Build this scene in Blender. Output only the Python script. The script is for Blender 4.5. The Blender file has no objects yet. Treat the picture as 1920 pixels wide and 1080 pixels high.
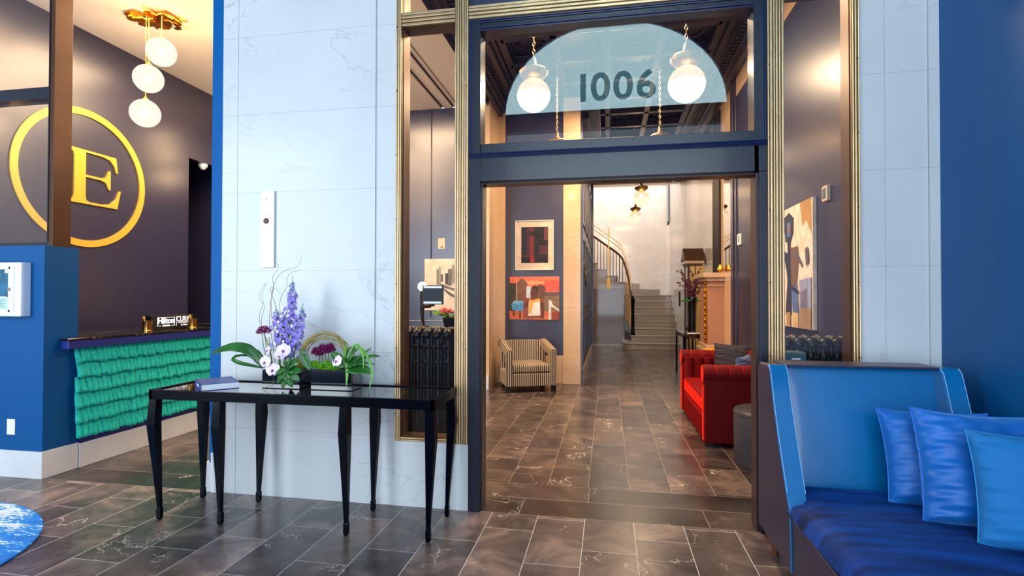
import bpy, bmesh, math, random
from math import sin, cos, pi, radians, sqrt, atan2
from mathutils import Vector, Matrix, Euler
random.seed(7)
S = bpy.context.scene
COL = S.collection

# ------------------------------------------------------------------ camera
cam = bpy.data.cameras.new('camera')
cam.sensor_width = 36.0
cam.lens = 997.0 / 1920.0 * 36.0
cam.shift_y = 6.0 / 1920.0
cam.clip_end = 200
co = bpy.data.objects.new('camera', cam)
COL.objects.link(co)
_M = Matrix.Rotation(radians(10.2), 4, 'Z') @ Matrix.Rotation(radians(90.7), 4, 'X') @ Matrix.Rotation(radians(0.1), 4, 'Z')
co.matrix_world = Matrix.Translation((0, 0, 1.35)) @ _M
S.camera = co
# ------------------------------------------------------------------ colour management
S.view_settings.view_transform = 'Standard'
S.view_settings.look = 'None'
S.view_settings.exposure = 0.1
S.view_settings.gamma = 1.0
S.view_settings.use_curve_mapping = False
S.cycles.max_bounces = 10
S.cycles.glossy_bounces = 5
S.cycles.transparent_max_bounces = 12
S.cycles.sample_clamp_indirect = 6.0
S.cycles.use_denoising = True
# ------------------------------------------------------------------ world: overcast daylight in the street
w = bpy.data.worlds.new('daylight')
S.world = w
w.use_nodes = True
w.node_tree.nodes['Background'].inputs[0].default_value = (0.62, 0.80, 1.0, 1)
w.node_tree.nodes['Background'].inputs[1].default_value = 1.6


def area(name, loc, rot, sx, sy, power, color, spread=180):
    l = bpy.data.lights.new(name, 'AREA')
    l.shape = 'RECTANGLE'
    l.size = sx
    l.size_y = sy
    l.energy = power
    l.color = color
    l.spread = radians(spread)
    o = bpy.data.objects.new(name, l)
    o.location = loc
    o.rotation_euler = rot
    COL.objects.link(o)
    return o


COOL = (0.79, 0.905, 1.0)
WARM = (1.0, 0.71, 0.43)
# daylight through the street windows behind the camera
area('street_window_daylight', (-5.1, -1.02, 2.1), (radians(90), 0, 0), 3.0, 3.4, 240, COOL)
area('street_door_daylight', (0.065, -1.02, 1.85), (radians(90), 0, 0), 2.9, 3.0, 92, COOL)
# unseen fill lights added under the ceilings of the reception and the hall
for n, (x, y, z, sx, sy, p) in enumerate([(-3.9, 5.0, 4.17, 1.6, 1.6, 170), (-2.9, 6.4, 4.17, 1.0, 0.8, 70)]):
    area('reception_fill_light', (x, y, z), (0, 0, 0), sx, sy, p, WARM)
for (x, y, p) in [(0.0, 5.2, 150), (0.0, 7.4, 125), (0.6, 11.8, 36)]:
    area('hall_fill_light', (x, y, 4.28), (0, 0, 0), 0.7, 0.7, p, WARM)
area('stairwell_fill_light', (0.0, 15.9, 6.6), (0, 0, 0), 3.4, 2.4, 270, (1.0, 0.93, 0.86))  # unseen overhead light added to brighten the stairwell

# ================================================================== materials


def lin(r, g, b):
    f = lambda c: (c / 255.0) / 12.92 if c / 255.0 <= 0.04045 else ((c / 255.0 + 0.055) / 1.055) ** 2.4
    return (f(r), f(g), f(b), 1.0)


class NT:
    def __init__(s, name):
        s.m = bpy.data.materials.new(name)
        s.m.use_nodes = True
        s.t = s.m.node_tree
        s.b = s.t.nodes['Principled BSDF']
        s.o = s.t.nodes['Material Output']

    def n(s, typ, **kw):
        x = s.t.nodes.new(typ)
        for k, v in kw.items():
            if k.startswith('i_'):
                k = k[2:]
                k = int(k) if k.isdigit() else k.replace('_', ' ')
                x.inputs[k].default_value = v
            else:
                setattr(x, k, v)
        return x

    def l(s, a, b):
        s.t.links.new(a, b)

    def math(s, op, a, b=None, c=None):
        x = s.t.nodes.new('ShaderNodeMath')
        x.operation = op
        for i, v in enumerate((a, b, c)):
            if v is None:
                continue
            if isinstance(v, (int, float)):
                x.inputs[i].default_value = v
            else:
                s.l(v, x.inputs[i])
        return x.outputs[0]

    def mix(s, fac, a, b, blend='MIX'):
        x = s.t.nodes.new('ShaderNodeMix')
        x.data_type = 'RGBA'
        x.blend_type = blend
        for k, v in ((0, fac), (6, a), (7, b)):
            if isinstance(v, (int, float, tuple)):
                x.inputs[k].default_value = v
            else:
                s.l(v, x.inputs[k])
        return x.outputs[2]

    def ramp(s, fac, stops):
        x = s.t.nodes.new('ShaderNodeValToRGB')
        e = x.color_ramp.elements
        while len(e) < len(stops):
            e.new(0.5)
        for i, (p, c) in enumerate(stops):
            e[i].position = p
            e[i].color = c
        s.l(fac, x.inputs[0])
        return x.outputs[0]


def mat(name, rgb, rough=0.5, metal=0.0, bump=0.0, bscale=60, var=0.0, vscale=4, coat=0.0, sheen=0.0, sheencol=None, spec=0.5):
    s = NT(name)
    b = s.b
    c = lin(*rgb)
    b.inputs['Base Color'].default_value = c
    b.inputs['Roughness'].default_value = rough
    b.inputs['Metallic'].default_value = metal
    b.inputs['Coat Weight'].default_value = coat
    b.inputs['Coat Roughness'].default_value = 0.08
    b.inputs['Specular IOR Level'].default_value = spec
    if sheen:
        b.inputs['Sheen Weight'].default_value = sheen
        b.inputs['Sheen Roughness'].default_value = 0.35
        b.inputs['Sheen Tint'].default_value = lin(*(sheencol or rgb))
    tc = s.n('ShaderNodeTexCoord')
    if var:
        nz = s.n('ShaderNodeTexNoise', i_Scale=vscale, i_Detail=5.0)
        s.l(tc.outputs['Object'], nz.inputs['Vector'])
        d = tuple(max(0, x * (1 - var)) for x in c[:3]) + (1,)
        u = tuple(min(1, x * (1 + var)) for x in c[:3]) + (1,)
        s.l(s.ramp(nz.outputs[0], [(0.3, d), (0.7, u)]), b.inputs['Base Color'])
    if bump:
        nz = s.n('ShaderNodeTexNoise', i_Scale=bscale, i_Detail=4.0)
        s.l(tc.outputs['Object'], nz.inputs['Vector'])
        bp = s.n('ShaderNodeBump', i_Strength=bump, i_Distance=0.01)
        s.l(nz.outputs[0], bp.inputs['Height'])
        s.l(bp.outputs[0], b.inputs['Normal'])
    return s.m


def emis(name, rgb, strength, mixw=1.0):
    s = NT(name)
    s.b.inputs['Base Color'].default_value = lin(*rgb)
    s.b.inputs['Emission Color'].default_value = lin(*rgb)
    s.b.inputs['Emission Strength'].default_value = strength
    return s.m


def glass(name, ior=1.5, tint=(1, 1, 1, 1)):
    """thin pane: clear, with the mirror reflection of two glass faces"""
    s = NT(name)
    s.t.nodes.remove(s.b)
    tr = s.n('ShaderNodeBsdfTransparent')
    tr.inputs[0].default_value = tint
    gl = s.n('ShaderNodeBsdfGlossy')
    gl.inputs['Roughness'].default_value = 0.0
    fr = s.n('ShaderNodeFresnel')
    g = s.n('ShaderNodeNewGeometry')
    # same mirror strength on both faces of the pane
    s.l(s.math('ADD', s.math('MULTIPLY', g.outputs['Backfacing'], 1.0 / ior - ior), ior), fr.inputs[0])
    mx = s.n('ShaderNodeMixShader')
    s.l(fr.outputs[0], mx.inputs[0])
    s.l(tr.outputs[0], mx.inputs[1])
    s.l(gl.outputs[0], mx.inputs[2])
    s.l(mx.outputs[0], s.o.inputs[0])
    return s.m


def marble(name, base, vein, rough=0.25, joints=None, veinamt=0.5, scale=1.0, gcol=(150, 150, 150)):
    """veined stone; joints = (axis, width, z step, offset axis, z offset) draws slab joints"""
    s = NT(name)
    tc = s.n('ShaderNodeTexCoord')
    g = s.n('ShaderNodeNewGeometry')
    pos = g.outputs['Position']
    nz = s.n('ShaderNodeTexNoise', i_Scale=1.3 * scale, i_Detail=6.0, i_Distortion=0.6)
    s.l(pos, nz.inputs['Vector'])
    mp = s.n('ShaderNodeMapping')
    mp.inputs['Scale'].default_value = (1, 1, 2.6)
    mp.inputs['Rotation'].default_value = (0, 0.35, 0.3)
    s.l(pos, mp.inputs['Vector'])
    v2 = s.n('ShaderNodeTexNoise', i_Scale=1.1 * scale, i_Detail=7.0, i_Roughness=0.6, i_Distortion=1.2)
    s.l(mp.outputs[0], v2.inputs['Vector'])
    a = s.math('ABSOLUTE', s.math('SUBTRACT', v2.outputs[0], 0.5))
    line = s.math('SUBTRACT', 1.0, s.math('MINIMUM', s.math('MULTIPLY', a, 90.0), 1.0))
    mask = s.ramp(nz.outputs[0], [(0.45, (0, 0, 0, 1)), (0.65, (1, 1, 1, 1))])
    lf = s.math('MULTIPLY', s.math('MULTIPLY', line, mask), veinamt)
    bc = lin(*base)
    dk = tuple(x * 0.82 for x in bc[:3]) + (1,)
    col = s.ramp(nz.outputs[0], [(0.3, dk), (0.7, bc)])
    col = s.mix(lf, col, lin(*vein))
    if joints:
        ax, wd, hz, ox, oz = joints
        sx = s.n('ShaderNodeSeparateXYZ')
        s.l(pos, sx.inputs[0])
        u = s.math('DIVIDE', s.math('SUBTRACT', sx.outputs[ax], ox), wd)
        z = s.math('DIVIDE', s.math('SUBTRACT', sx.outputs[2], oz), hz)
        fu = s.math('MULTIPLY', s.math('ABSOLUTE', s.math('SUBTRACT', s.math('FRACT', u), 0.5)), wd)
        fz = s.math('MULTIPLY', s.math('ABSOLUTE', s.math('SUBTRACT', s.math('FRACT', z), 0.5)), hz)
        ju = s.math('GREATER_THAN', fu, wd / 2 - 0.0012)
        jz = s.math('GREATER_THAN', fz, hz / 2 - 0.0015)
        j = s.math('MAXIMUM', ju, jz)
        col = s.mix(s.math('MULTIPLY', j, 0.6), col, lin(*gcol))
    s.l(col, s.b.inputs['Base Color'])
    s.b.inputs['Roughness'].default_value = rough
    return s.m


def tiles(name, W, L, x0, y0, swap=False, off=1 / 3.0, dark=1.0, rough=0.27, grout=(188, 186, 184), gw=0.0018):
    """brown marble-look porcelain planks with pale grout, plank length along y (x if swap)"""
    s = NT(name)
    g = s.n('ShaderNodeNewGeometry')
    sx = s.n('ShaderNodeSeparateXYZ')
    s.l(g.outputs['Position'], sx.inputs[0])
    X, Y = (sx.outputs[1], sx.outputs[0]) if swap else (sx.outputs[0], sx.outputs[1])
    u = s.math('DIVIDE', s.math('SUBTRACT', X, x0), W)
    k = s.math('FLOOR', u)
    v = s.math('SUBTRACT', s.math('DIVIDE', s.math('SUBTRACT', Y, y0), L), s.math('MULTIPLY', s.math('ADD', k, 1.0), off))
    r = s.math('FLOOR', v)
    fu = s.math('MULTIPLY', s.math('ABSOLUTE', s.math('SUBTRACT', s.math('FRACT', u), 0.5)), W)
    fv = s.math('MULTIPLY', s.math('ABSOLUTE', s.math('SUBTRACT', s.math('FRACT', v), 0.5)), L)
    gm = s.math('MAXIMUM', s.math('GREATER_THAN', fu, W / 2 - gw), s.math('GREATER_THAN', fv, L / 2 - gw * 0.8))
    cid = s.n('ShaderNodeCombineXYZ')
    s.l(k, cid.inputs[0])
    s.l(r, cid.inputs[1])
    wn = s.n('ShaderNodeTexWhiteNoise', noise_dimensions='3D')
    s.l(cid.outputs[0], wn.inputs['Vector'])
    rnd = wn.outputs['Value']
    W4 = s.math('MULTIPLY', rnd, 37.0)
    rc = wn.outputs['Color']
    mp = s.n('ShaderNodeVectorMath', operation='ADD')
    sc = s.n('ShaderNodeVectorMath', operation='SCALE')
    s.l(rc, sc.inputs[0])
    sc.inputs['Scale'].default_value = 11.0
    s.l(g.outputs['Position'], mp.inputs[0])
    s.l(sc.outputs[0], mp.inputs[1])
    P = mp.outputs[0]
    n1 = s.n('ShaderNodeTexNoise', i_Scale=3.2, i_Detail=8.0, i_Roughness=0.62, i_Distortion=0.8)
    s.l(P, n1.inputs['Vector'])
    n2 = s.n('ShaderNodeTexNoise', i_Scale=18.0, i_Detail=6.0, i_Roughness=0.7)
    s.l(P, n2.inputs['Vector'])
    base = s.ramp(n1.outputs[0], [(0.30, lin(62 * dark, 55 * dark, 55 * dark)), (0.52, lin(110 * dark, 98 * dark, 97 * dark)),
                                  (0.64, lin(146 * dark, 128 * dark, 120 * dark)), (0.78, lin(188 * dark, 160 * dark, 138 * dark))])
    base = s.mix(0.35, base, s.ramp(n2.outputs[0], [(0.3, lin(40, 32, 30)), (0.7, lin(110, 92, 80))]), 'OVERLAY')
    # pale mineral veins
    n3 = s.n('ShaderNodeTexNoise', i_Scale=1.3, i_Detail=7.0, i_Roughness=0.58, i_Distortion=0.3)
    s.l(P, n3.inputs['Vector'])
    a = s.math('ABSOLUTE', s.math('SUBTRACT', n3.outputs[0], 0.56))
    line = s.math('SUBTRACT', 1.0, s.math('MINIMUM', s.math('MULTIPLY', a, 330.0), 1.0))
    n4 = s.n('ShaderNodeTexNoise', i_Scale=2.6, i_Detail=2.0)
    s.l(P, n4.inputs['Vector'])
    mk = s.ramp(n4.outputs[0], [(0.50, (0, 0, 0, 1)), (0.58, (1, 1, 1, 1))])
    base = s.mix(s.math('MULTIPLY', s.math('MULTIPLY', line, mk), 0.8), base, lin(225, 214, 204))
    # tile to tile tone
    base = s.mix(1.0, base, s.ramp(rnd, [(0.0, (0.6, 0.6, 0.63, 1)), (0.55, (1.0, 1.0, 1.0, 1)), (1.0, (1.7, 1.6, 1.5, 1))]), 'MULTIPLY')
    col = s.mix(gm, base, lin(*grout))
    s.l(col, s.b.inputs['Base Color'])
    s.l(s.math('ADD', s.math('MULTIPLY', gm, 0.4), s.math('ADD', rough - 0.08, s.math('MULTIPLY', n2.outputs[0], 0.10))), s.b.inputs['Roughness'])
    bp = s.n('ShaderNodeBump', i_Strength=0.25, i_Distance=0.002)
    s.l(s.math('SUBTRACT', s.math('MULTIPLY', n2.outputs[0], 0.3), gm), bp.inputs['Height'])
    s.l(bp.outputs[0], s.b.inputs['Normal'])
    s.b.inputs['Specular IOR Level'].default_value = 0.4
    return s.m


def stripes(name, a, b, axis, freq, duty=0.5, rough=0.8):
    s = NT(name)
    tc = s.n('ShaderNodeTexCoord')
    sx = s.n('ShaderNodeSeparateXYZ')
    s.l(tc.outputs['Object'], sx.inputs[0])
    f = s.math('FRACT', s.math('MULTIPLY', sx.outputs[axis], freq))
    g = s.math('GREATER_THAN', f, duty)
    s.l(s.mix(g, lin(*a), lin(*b)), s.b.inputs['Base Color'])
    s.b.inputs['Roughness'].default_value = rough
    return s.m


M = {}
M['navy'] = mat('interior_navy_semi_gloss', (42, 41, 68), 0.29, spec=0.85)  # darker, more purple wall blue for the interior than in the foyer
M['blue'] = mat('blue_wall_paint', (2, 76, 132), 0.42, bump=0.04, bscale=160, spec=0.25)
M['bluetrim'] = mat('blue_trim_paint', (0, 84, 150), 0.5, spec=0.12)
M['shelf_blue'] = mat('counter_blue_lacquer', (30, 44, 120), 0.35)
M['cream'] = mat('cream_ceiling_paint', (240, 224, 205), 0.6)
M['plaster'] = mat('foyer_plaster', (206, 210, 214), 0.7)
M['marble'] = marble('pale_grey_marble', (212, 214, 216), (120, 126, 136), 0.32, None, 0.45)
M['marble_slab'] = marble('pale_marble_slabs', (206, 208, 210), (112, 118, 128), 0.32, (0, 4.0, 0.54, -1.5, 0.45), 0.5, scale=0.55, gcol=(140, 142, 146))
M['marble_base'] = marble('marble_baseboard', (214, 214, 216), (150, 150, 160), 0.3, (0, 1.2, 9.0, -4.0, -3), 0.3)
M['beige'] = marble('cream_hall_marble', (205, 172, 138), (140, 108, 84), 0.12, (1, 1.1, 0.75, 0.1, 0.44), 0.5, gcol=(130, 105, 85))
M['beigeY'] = marble('cream_hall_marble_face', (205, 172, 138), (140, 108, 84), 0.14, (0, 3.0, 0.75, -2.0, 0.44), 0.5, gcol=(130, 105, 85))
M['stair'] = marble('polished_stair_marble', (168, 158, 150), (120, 110, 108), 0.08, None, 0.5)
M['stairwall'] = marble('stairwell_marble_slabs', (222, 216, 210), (140, 128, 118), 0.10, (0, 1.3, 0.72, 0.2, 0.1), 0.6, gcol=(150, 140, 134))
M['stairwallY'] = marble('stairwell_marble_side', (222, 216, 210), (140, 128, 118), 0.10, (1, 1.4, 0.72, 0.2, 0.1), 0.6, gcol=(150, 140, 134))
M['stone_pink'] = marble('pink_cast_stone', (178, 128, 104), (120, 80, 64), 0.45, None, 0.3)
M['brass'] = mat('aged_brass', (226, 190, 146), 0.36, 0.9, bump=0.1, bscale=60, var=0.16, vscale=5)
M['brass_deep'] = mat('groove_dark_brass', (104, 84, 56), 0.42, 0.8, var=0.3, vscale=7)  # darker brass for the molding body, shading painted between the beads
M['brassdark'] = mat('dark_bronze', (74, 54, 40), 0.35, 0.8, var=0.3)
M['gold'] = mat('brushed_gold', (244, 186, 70), 0.34, 0.35)
M['polished_brass'] = mat('polished_brass', (222, 170, 84), 0.18, 1.0)
M['goldleaf'] = mat('gold_leaf', (205, 140, 40), 0.28, 1.0, bump=0.5, bscale=50)
M['darkframe'] = mat('charcoal_blue_frame_paint', (17, 22, 38), 0.3, bump=0.06, bscale=60, coat=0.15)
M['reveal'] = mat('dark_brown_reveal', (46, 34, 34), 0.3)
M['bronze_post'] = mat('brown_bronze_post', (82, 54, 36), 0.4, 0.5, var=0.15)
M['black'] = mat('black_lacquer', (2, 5, 14), 0.22, bump=0.02, bscale=90, spec=0.1)
M['blackglass'] = mat('black_glass_top', (10, 12, 18), 0.05, coat=1.0)
M['iron'] = mat('cast_iron_black', (9, 9, 11), 0.45, 0.0, bump=0.5, bscale=45)
M['white'] = mat('white_plastic', (238, 240, 242), 0.35)
M['whitemetal'] = mat('white_powder_coat', (226, 236, 244), 0.35)
M['glass'] = glass('window_glass')
M['glassthin'] = glass('partition_glass', 1.4)


def fibre(name, a, b, scl, rough=0.75, bump=0.7):
    s = NT(name)
    g = s.n('ShaderNodeNewGeometry')
    mp = s.n('ShaderNodeMapping')
    mp.inputs['Scale'].default_value = scl
    s.l(g.outputs['Position'], mp.inputs['Vector'])
    n1 = s.n('ShaderNodeTexNoise', i_Scale=1.0, i_Detail=4.0)
    s.l(mp.outputs[0], n1.inputs['Vector'])
    s.l(s.ramp(n1.outputs[0], [(0.35, lin(*a)), (0.65, lin(*b))]), s.b.inputs['Base Color'])
    bp = s.n('ShaderNodeBump', i_Strength=bump, i_Distance=0.006)
    s.l(n1.outputs[0], bp.inputs['Height'])
    s.l(bp.outputs[0], s.b.inputs['Normal'])
    s.b.inputs['Roughness'].default_value = rough
    return s.m


M['teal'] = fibre('teal_raffia', (0, 150, 138), (10, 206, 186), (200, 260, 9), 0.85, 0.12)
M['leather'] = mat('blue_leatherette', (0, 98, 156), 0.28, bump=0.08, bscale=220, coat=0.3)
M['leather_side'] = mat('leatherette_dark_reflection', (44, 42, 66), 0.36, bump=0.12, bscale=220)  # dark reflection on the outer leatherette put into its colour
M['velvet'] = fibre('navy_velvet', (0, 10, 38), (0, 56, 132), (2.6, 13, 4), 0.7, 0.8)  # lighter blue streaks paint the velvet's sheen and wrinkles into its colour
M['velvet'].node_tree.nodes['Principled BSDF'].inputs['Specular IOR Level'].default_value = 0.15
M['velvet'].node_tree.nodes['Principled BSDF'].inputs['Sheen Weight'].default_value = 0.25
M['velvet'].node_tree.nodes['Principled BSDF'].inputs['Sheen Tint'].default_value = lin(40, 120, 230)
M['pillow'] = mat('royal_blue_velvet', (0, 94, 176), 0.5, bump=0.5, bscale=11, var=0.15, sheen=0.8, sheencol=(120, 190, 255))
M['pillow_teal'] = mat('teal_blue_cotton', (0, 104, 170), 0.8, bump=0.2, bscale=12, sheen=0.2, sheencol=(60, 160, 220))
M['stitch'] = mat('pale_blue_thread', (120, 180, 230), 0.5)
M['red'] = mat('red_velvet', (96, 4, 8), 0.7, bump=0.2, bscale=12, sheen=1.0, sheencol=(255, 44, 30), spec=0.15)
M['pillow_dark'] = mat('charcoal_purple_cotton', (34, 30, 46), 0.8)
M['ottoman'] = mat('grey_leather_ottoman', (58, 58, 66), 0.35, bump=0.15, bscale=90)
M['wood_leg'] = mat('walnut_leg', (96, 54, 30), 0.4)
M['woodred'] = mat('mahogany', (64, 36, 26), 0.35, var=0.3, vscale=12)
M['orangewood'] = mat('orange_oak', (176, 104, 62), 0.45, var=0.3, vscale=20)
M['stripe'] = stripes('striped_upholstery_vertical', (50, 24, 24), (176, 160, 136), 0, 33, 0.5)
M['stripeY'] = stripes('striped_upholstery_side', (50, 24, 24), (176, 160, 136), 1, 33, 0.5)
M['tan'] = mat('tan_upholstery', (150, 130, 104), 0.8, bump=0.2, bscale=80)
M['stem'] = mat('green_stem', (78, 110, 50), 0.6)
M['willow'] = mat('golden_willow_twig', (150, 128, 30), 0.5)
M['leaf'] = mat('glossy_green_leaf', (34, 92, 30), 0.28, var=0.4, vscale=14)
M['leaf2'] = mat('bright_green_blade', (86, 150, 34), 0.35, var=0.25, vscale=14)
M['mum'] = mat('lime_green_chrysanthemum', (104, 168, 14), 0.6, var=0.4, vscale=60)
M['purple'] = mat('violet_delphinium', (136, 118, 206), 0.6, var=0.25, vscale=30)
M['paleblue'] = mat('pale_delphinium_bud', (150, 160, 200), 0.6)
M['orchid'] = mat('blush_orchid_petal', (232, 212, 236), 0.5)
M['magenta'] = mat('magenta_chrysanthemum', (122, 14, 84), 0.6, var=0.2, vscale=60)
M['pinkf'] = mat('pink_rose', (226, 110, 150), 0.6)
M['orangef'] = mat('orange_bloom', (226, 90, 60), 0.6)
M['yellowf'] = mat('yellow_bloom', (228, 200, 120), 0.6)
M['plum'] = mat('dried_plum_blossom', (92, 44, 66), 0.8)
M['soil'] = mat('dark_moss', (24, 34, 16), 0.9)
M['bookblue'] = mat('blue_book_cloth', (62, 84, 150), 0.45)
M['paper'] = mat('book_paper', (232, 234, 240), 0.8)
M['tin'] = mat('pressed_tin_ceiling', (60, 52, 50), 0.3, 0.3, bump=0.1, bscale=70)
M['tin2'] = mat('pressed_tin_panel', (40, 34, 34), 0.28, 0.3)
M['mirror'] = mat('mirror_silver', (220, 205, 190), 0.02, 1.0)
M['dark'] = mat('matte_dark', (12, 12, 16), 0.5)
M['screw'] = mat('steel', (150, 150, 150), 0.3, 1.0)
M['box_teal'] = mat('slate_teal_enamel', (60, 92, 108), 0.45)
M['mat_board'] = mat('cream_mat_board', (206, 184, 160), 0.8)


def globe_mat(name, rgb, strength, clear, speck=0.0):
    """lit glass globe: partly clear, partly frosted and glowing from the lamp inside"""
    s = NT(name)
    s.t.nodes.remove(s.b)
    tr = s.n('ShaderNodeBsdfTransparent')
    em = s.n('ShaderNodeEmission')
    em.inputs[0].default_value = lin(*rgb)
    em.inputs[1].default_value = strength
    mx = s.n('ShaderNodeMixShader')
    mx.inputs[0].default_value = 1 - clear
    if speck:
        tc = s.n('ShaderNodeTexCoord')
        nz = s.n('ShaderNodeTexNoise', i_Scale=38.0, i_Detail=4.0)
        s.l(tc.outputs['Object'], nz.inputs['Vector'])
        s.l(s.math('ADD', s.math('MULTIPLY', nz.outputs[0], speck * 2), 1 - clear - speck), mx.inputs[0])
    s.l(tr.outputs[0], mx.inputs[1])
    s.l(em.outputs[0], mx.inputs[2])
    s.l(mx.outputs[0], s.o.inputs[0])
    return s.m


M['pendant'] = globe_mat('alabaster_globe_glass', (255, 234, 206), 1.35, 0.26, 0.16)
M['pendant_bulb'] = emis('pendant_lamp_bulb', (255, 214, 160), 900.0)
M['hall_bulb'] = emis('hall_lamp_bulb', (255, 204, 140), 420.0)
M['globe_low'] = globe_mat('frosted_globe_glass', (255, 234, 200), 1.12, 0.08)
M['globe_up'] = globe_mat('clear_globe_glass', (255, 212, 160), 0.95, 0.5)
M['bulb'] = emis('lamp_bulb', (255, 214, 150), 14.0)
M['signwhite'] = emis('sign_white', (235, 240, 255), 0.5)

# ================================================================== mesh builder


class MB:
    def __init__(s):
        s.v = []
        s.f = []
        s.mi = []
        s.cur = 0
        s.T = None

    def slot(s, i):
        s.cur = i
        return s

    def _add(s, vs, fs):
        o = len(s.v)
        if s.T is not None:
            vs = [tuple(s.T @ Vector(p)) for p in vs]
        s.v += [tuple(p) for p in vs]
        s.f += [tuple(i + o for i in f) for f in fs]
        s.mi += [s.cur] * len(fs)
        return s

    def box(s, x0, x1, y0, y1, z0, z1):
        vs = [(x, y, z) for x in (x0, x1) for y in (y0, y1) for z in (z0, z1)]
        return s._add(vs, [(0, 1, 3, 2), (4, 6, 7, 5), (0, 4, 5, 1), (2, 3, 7, 6), (0, 2, 6, 4), (1, 5, 7, 3)])

    def prism(s, poly, axis, a0, a1):
        n = len(poly)

        def P(p, a):
            if axis == 'x':
                return (a, p[0], p[1])
            if axis == 'y':
                return (p[0], a, p[1])
            return (p[0], p[1], a)
        vs = [P(p, a0) for p in poly] + [P(p, a1) for p in poly]
        fs = [tuple(range(n)), tuple(range(2 * n - 1, n - 1, -1))] + [(i, i + n, (i + 1) % n + n, (i + 1) % n) for i in range(n)]
        return s._add(vs, fs)

    def tube(s, pts, r, n=8, caps=True):
        pts = [Vector(p) for p in pts]
        m = len(pts)
        rs = r if isinstance(r, (list, tuple)) else [r] * m
        vs = []
        pn = None
        for i, p in enumerate(pts):
            t = (pts[min(i + 1, m - 1)] - pts[max(i - 1, 0)])
            t = t.normalized() if t.length > 1e-9 else Vector((0, 0, 1))
            if pn is None:
                a = Vector((0, 0, 1)) if abs(t.z) < 0.9 else Vector((1, 0, 0))
                nx = t.cross(a).normalized()
            else:
                nx = pn - t * pn.dot(t)
                nx = nx.normalized() if nx.length > 1e-6 else t.orthogonal().normalized()
            pn = nx
            ny = t.cross(nx)
            for k in range(n):
                a = 2 * pi * k / n
                vs.append(p + (nx * cos(a) + ny * sin(a)) * rs[i])
        fs = []
        for i in range(m - 1):
            for k in range(n):
                a = i * n + k
                b = i * n + (k + 1) % n
                fs.append((a, b, b + n, a + n))
        if caps:
            fs.append(tuple(range(n - 1, -1, -1)))
            fs.append(tuple((m - 1) * n + k for k in range(n)))
        return s._add(vs, fs)

    def lathe(s, prof, c=(0, 0, 0), n=24, sx=1, sy=1):
        vs = []
        for (r, z) in prof:
            for k in range(n):
                a = 2 * pi * k / n
                vs.append((c[0] + r * cos(a) * sx, c[1] + r * sin(a) * sy, c[2] + z))
        fs = []
        m = len(prof)
        for i in range(m - 1):
            for k in range(n):
                a = i * n + k
                b = i * n + (k + 1) % n
                fs.append((a, b, b + n, a + n))
        if prof[0][0] > 1e-5:
            fs.append(tuple(range(n - 1, -1, -1)))
        if prof[-1][0] > 1e-5:
            fs.append(tuple((m - 1) * n + k for k in range(n)))
        return s._add(vs, fs)

    def sphere(s, c, r, n=16, m=10, t0=0, t1=pi, sc=(1, 1, 1)):
        prof = [(max(r * sin(t0 + (t1 - t0) * i / m), 1e-6), -r * cos(t0 + (t1 - t0) * i / m) * sc[2]) for i in range(m + 1)]
        return s.lathe(prof, c, n, sc[0], sc[1])

    def grid(s, fn, nu, nv, closed_u=False):
        vs = [fn(i / nu, j / nv) for j in range(nv + 1) for i in range(nu + 1)]
        fs = [(j * (nu + 1) + i, j * (nu + 1) + i + 1, (j + 1) * (nu + 1) + i + 1, (j + 1) * (nu + 1) + i) for j in range(nv) for i in range(nu)]
        return s._add(vs, fs)

    def poly(s, pts):
        return s._add(pts, [tuple(range(len(pts)))])

    def build(s, name, mats, parent=None, smooth=False, bevel=0.0, bseg=2, solid=0.0, sub=0, angle=35):
        me = bpy.data.meshes.new(name)
        if parent is not None:
            org = wloc(parent)
        else:
            xs = [p[0] for p in s.v]
            ys = [p[1] for p in s.v]
            zs = [p[2] for p in s.v]
            org = Vector(((min(xs) + max(xs)) / 2, (min(ys) + max(ys)) / 2, min(zs)))
        me.from_pydata([tuple(Vector(p) - org) for p in s.v], [], s.f)
        me.update()
        ms = mats if isinstance(mats, (list, tuple)) else [mats]
        for m_ in ms:
            me.materials.append(m_)
        for i, p in enumerate(me.polygons):
            p.material_index = s.mi[i]
        bm = bmesh.new()
        bm.from_mesh(me)
        if not solid and len(bm.faces) < 200000:
            bmesh.ops.recalc_face_normals(bm, faces=bm.faces)
        bm.to_mesh(me)
        bm.free()
        o = bpy.data.objects.new(name, me)
        if parent is not None:
            o.parent = parent
        else:
            o.location = org
        COL.objects.link(o)
        if smooth:
            for p in me.polygons:
                p.use_smooth = True
            me.set_sharp_from_angle(angle=radians(angle))
        if sub:
            md = o.modifiers.new('sub', 'SUBSURF')
            md.levels = md.render_levels = sub
        if solid:
            md = o.modifiers.new('solid', 'SOLIDIFY')
            md.thickness = solid
        if bevel:
            md = o.modifiers.new('bevel', 'BEVEL')
            md.width = bevel
            md.segments = bseg
            md.limit_method = 'ANGLE'
        return o


def wloc(o):
    v = Vector((0, 0, 0))
    while o is not None:
        v = v + o.location
        o = o.parent
    return v


def tag(o, label=None, cat=None, group=None, kind=None):
    if label:
        o['label'] = label
    if cat:
        o['category'] = cat
    if group:
        o['group'] = group
    if kind:
        o['kind'] = kind
    return o


def thing(name, label, cat, loc, group=None):
    o = bpy.data.objects.new(name, None)
    o.empty_display_size = 0.1
    o.location = loc
    COL.objects.link(o)
    return tag(o, label, cat, group)


def struct(name, mb, m, label=None, cat=None, **kw):
    o = mb.build(name, m, None, **kw)
    return tag(o, label, cat, None, 'structure')


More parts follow.
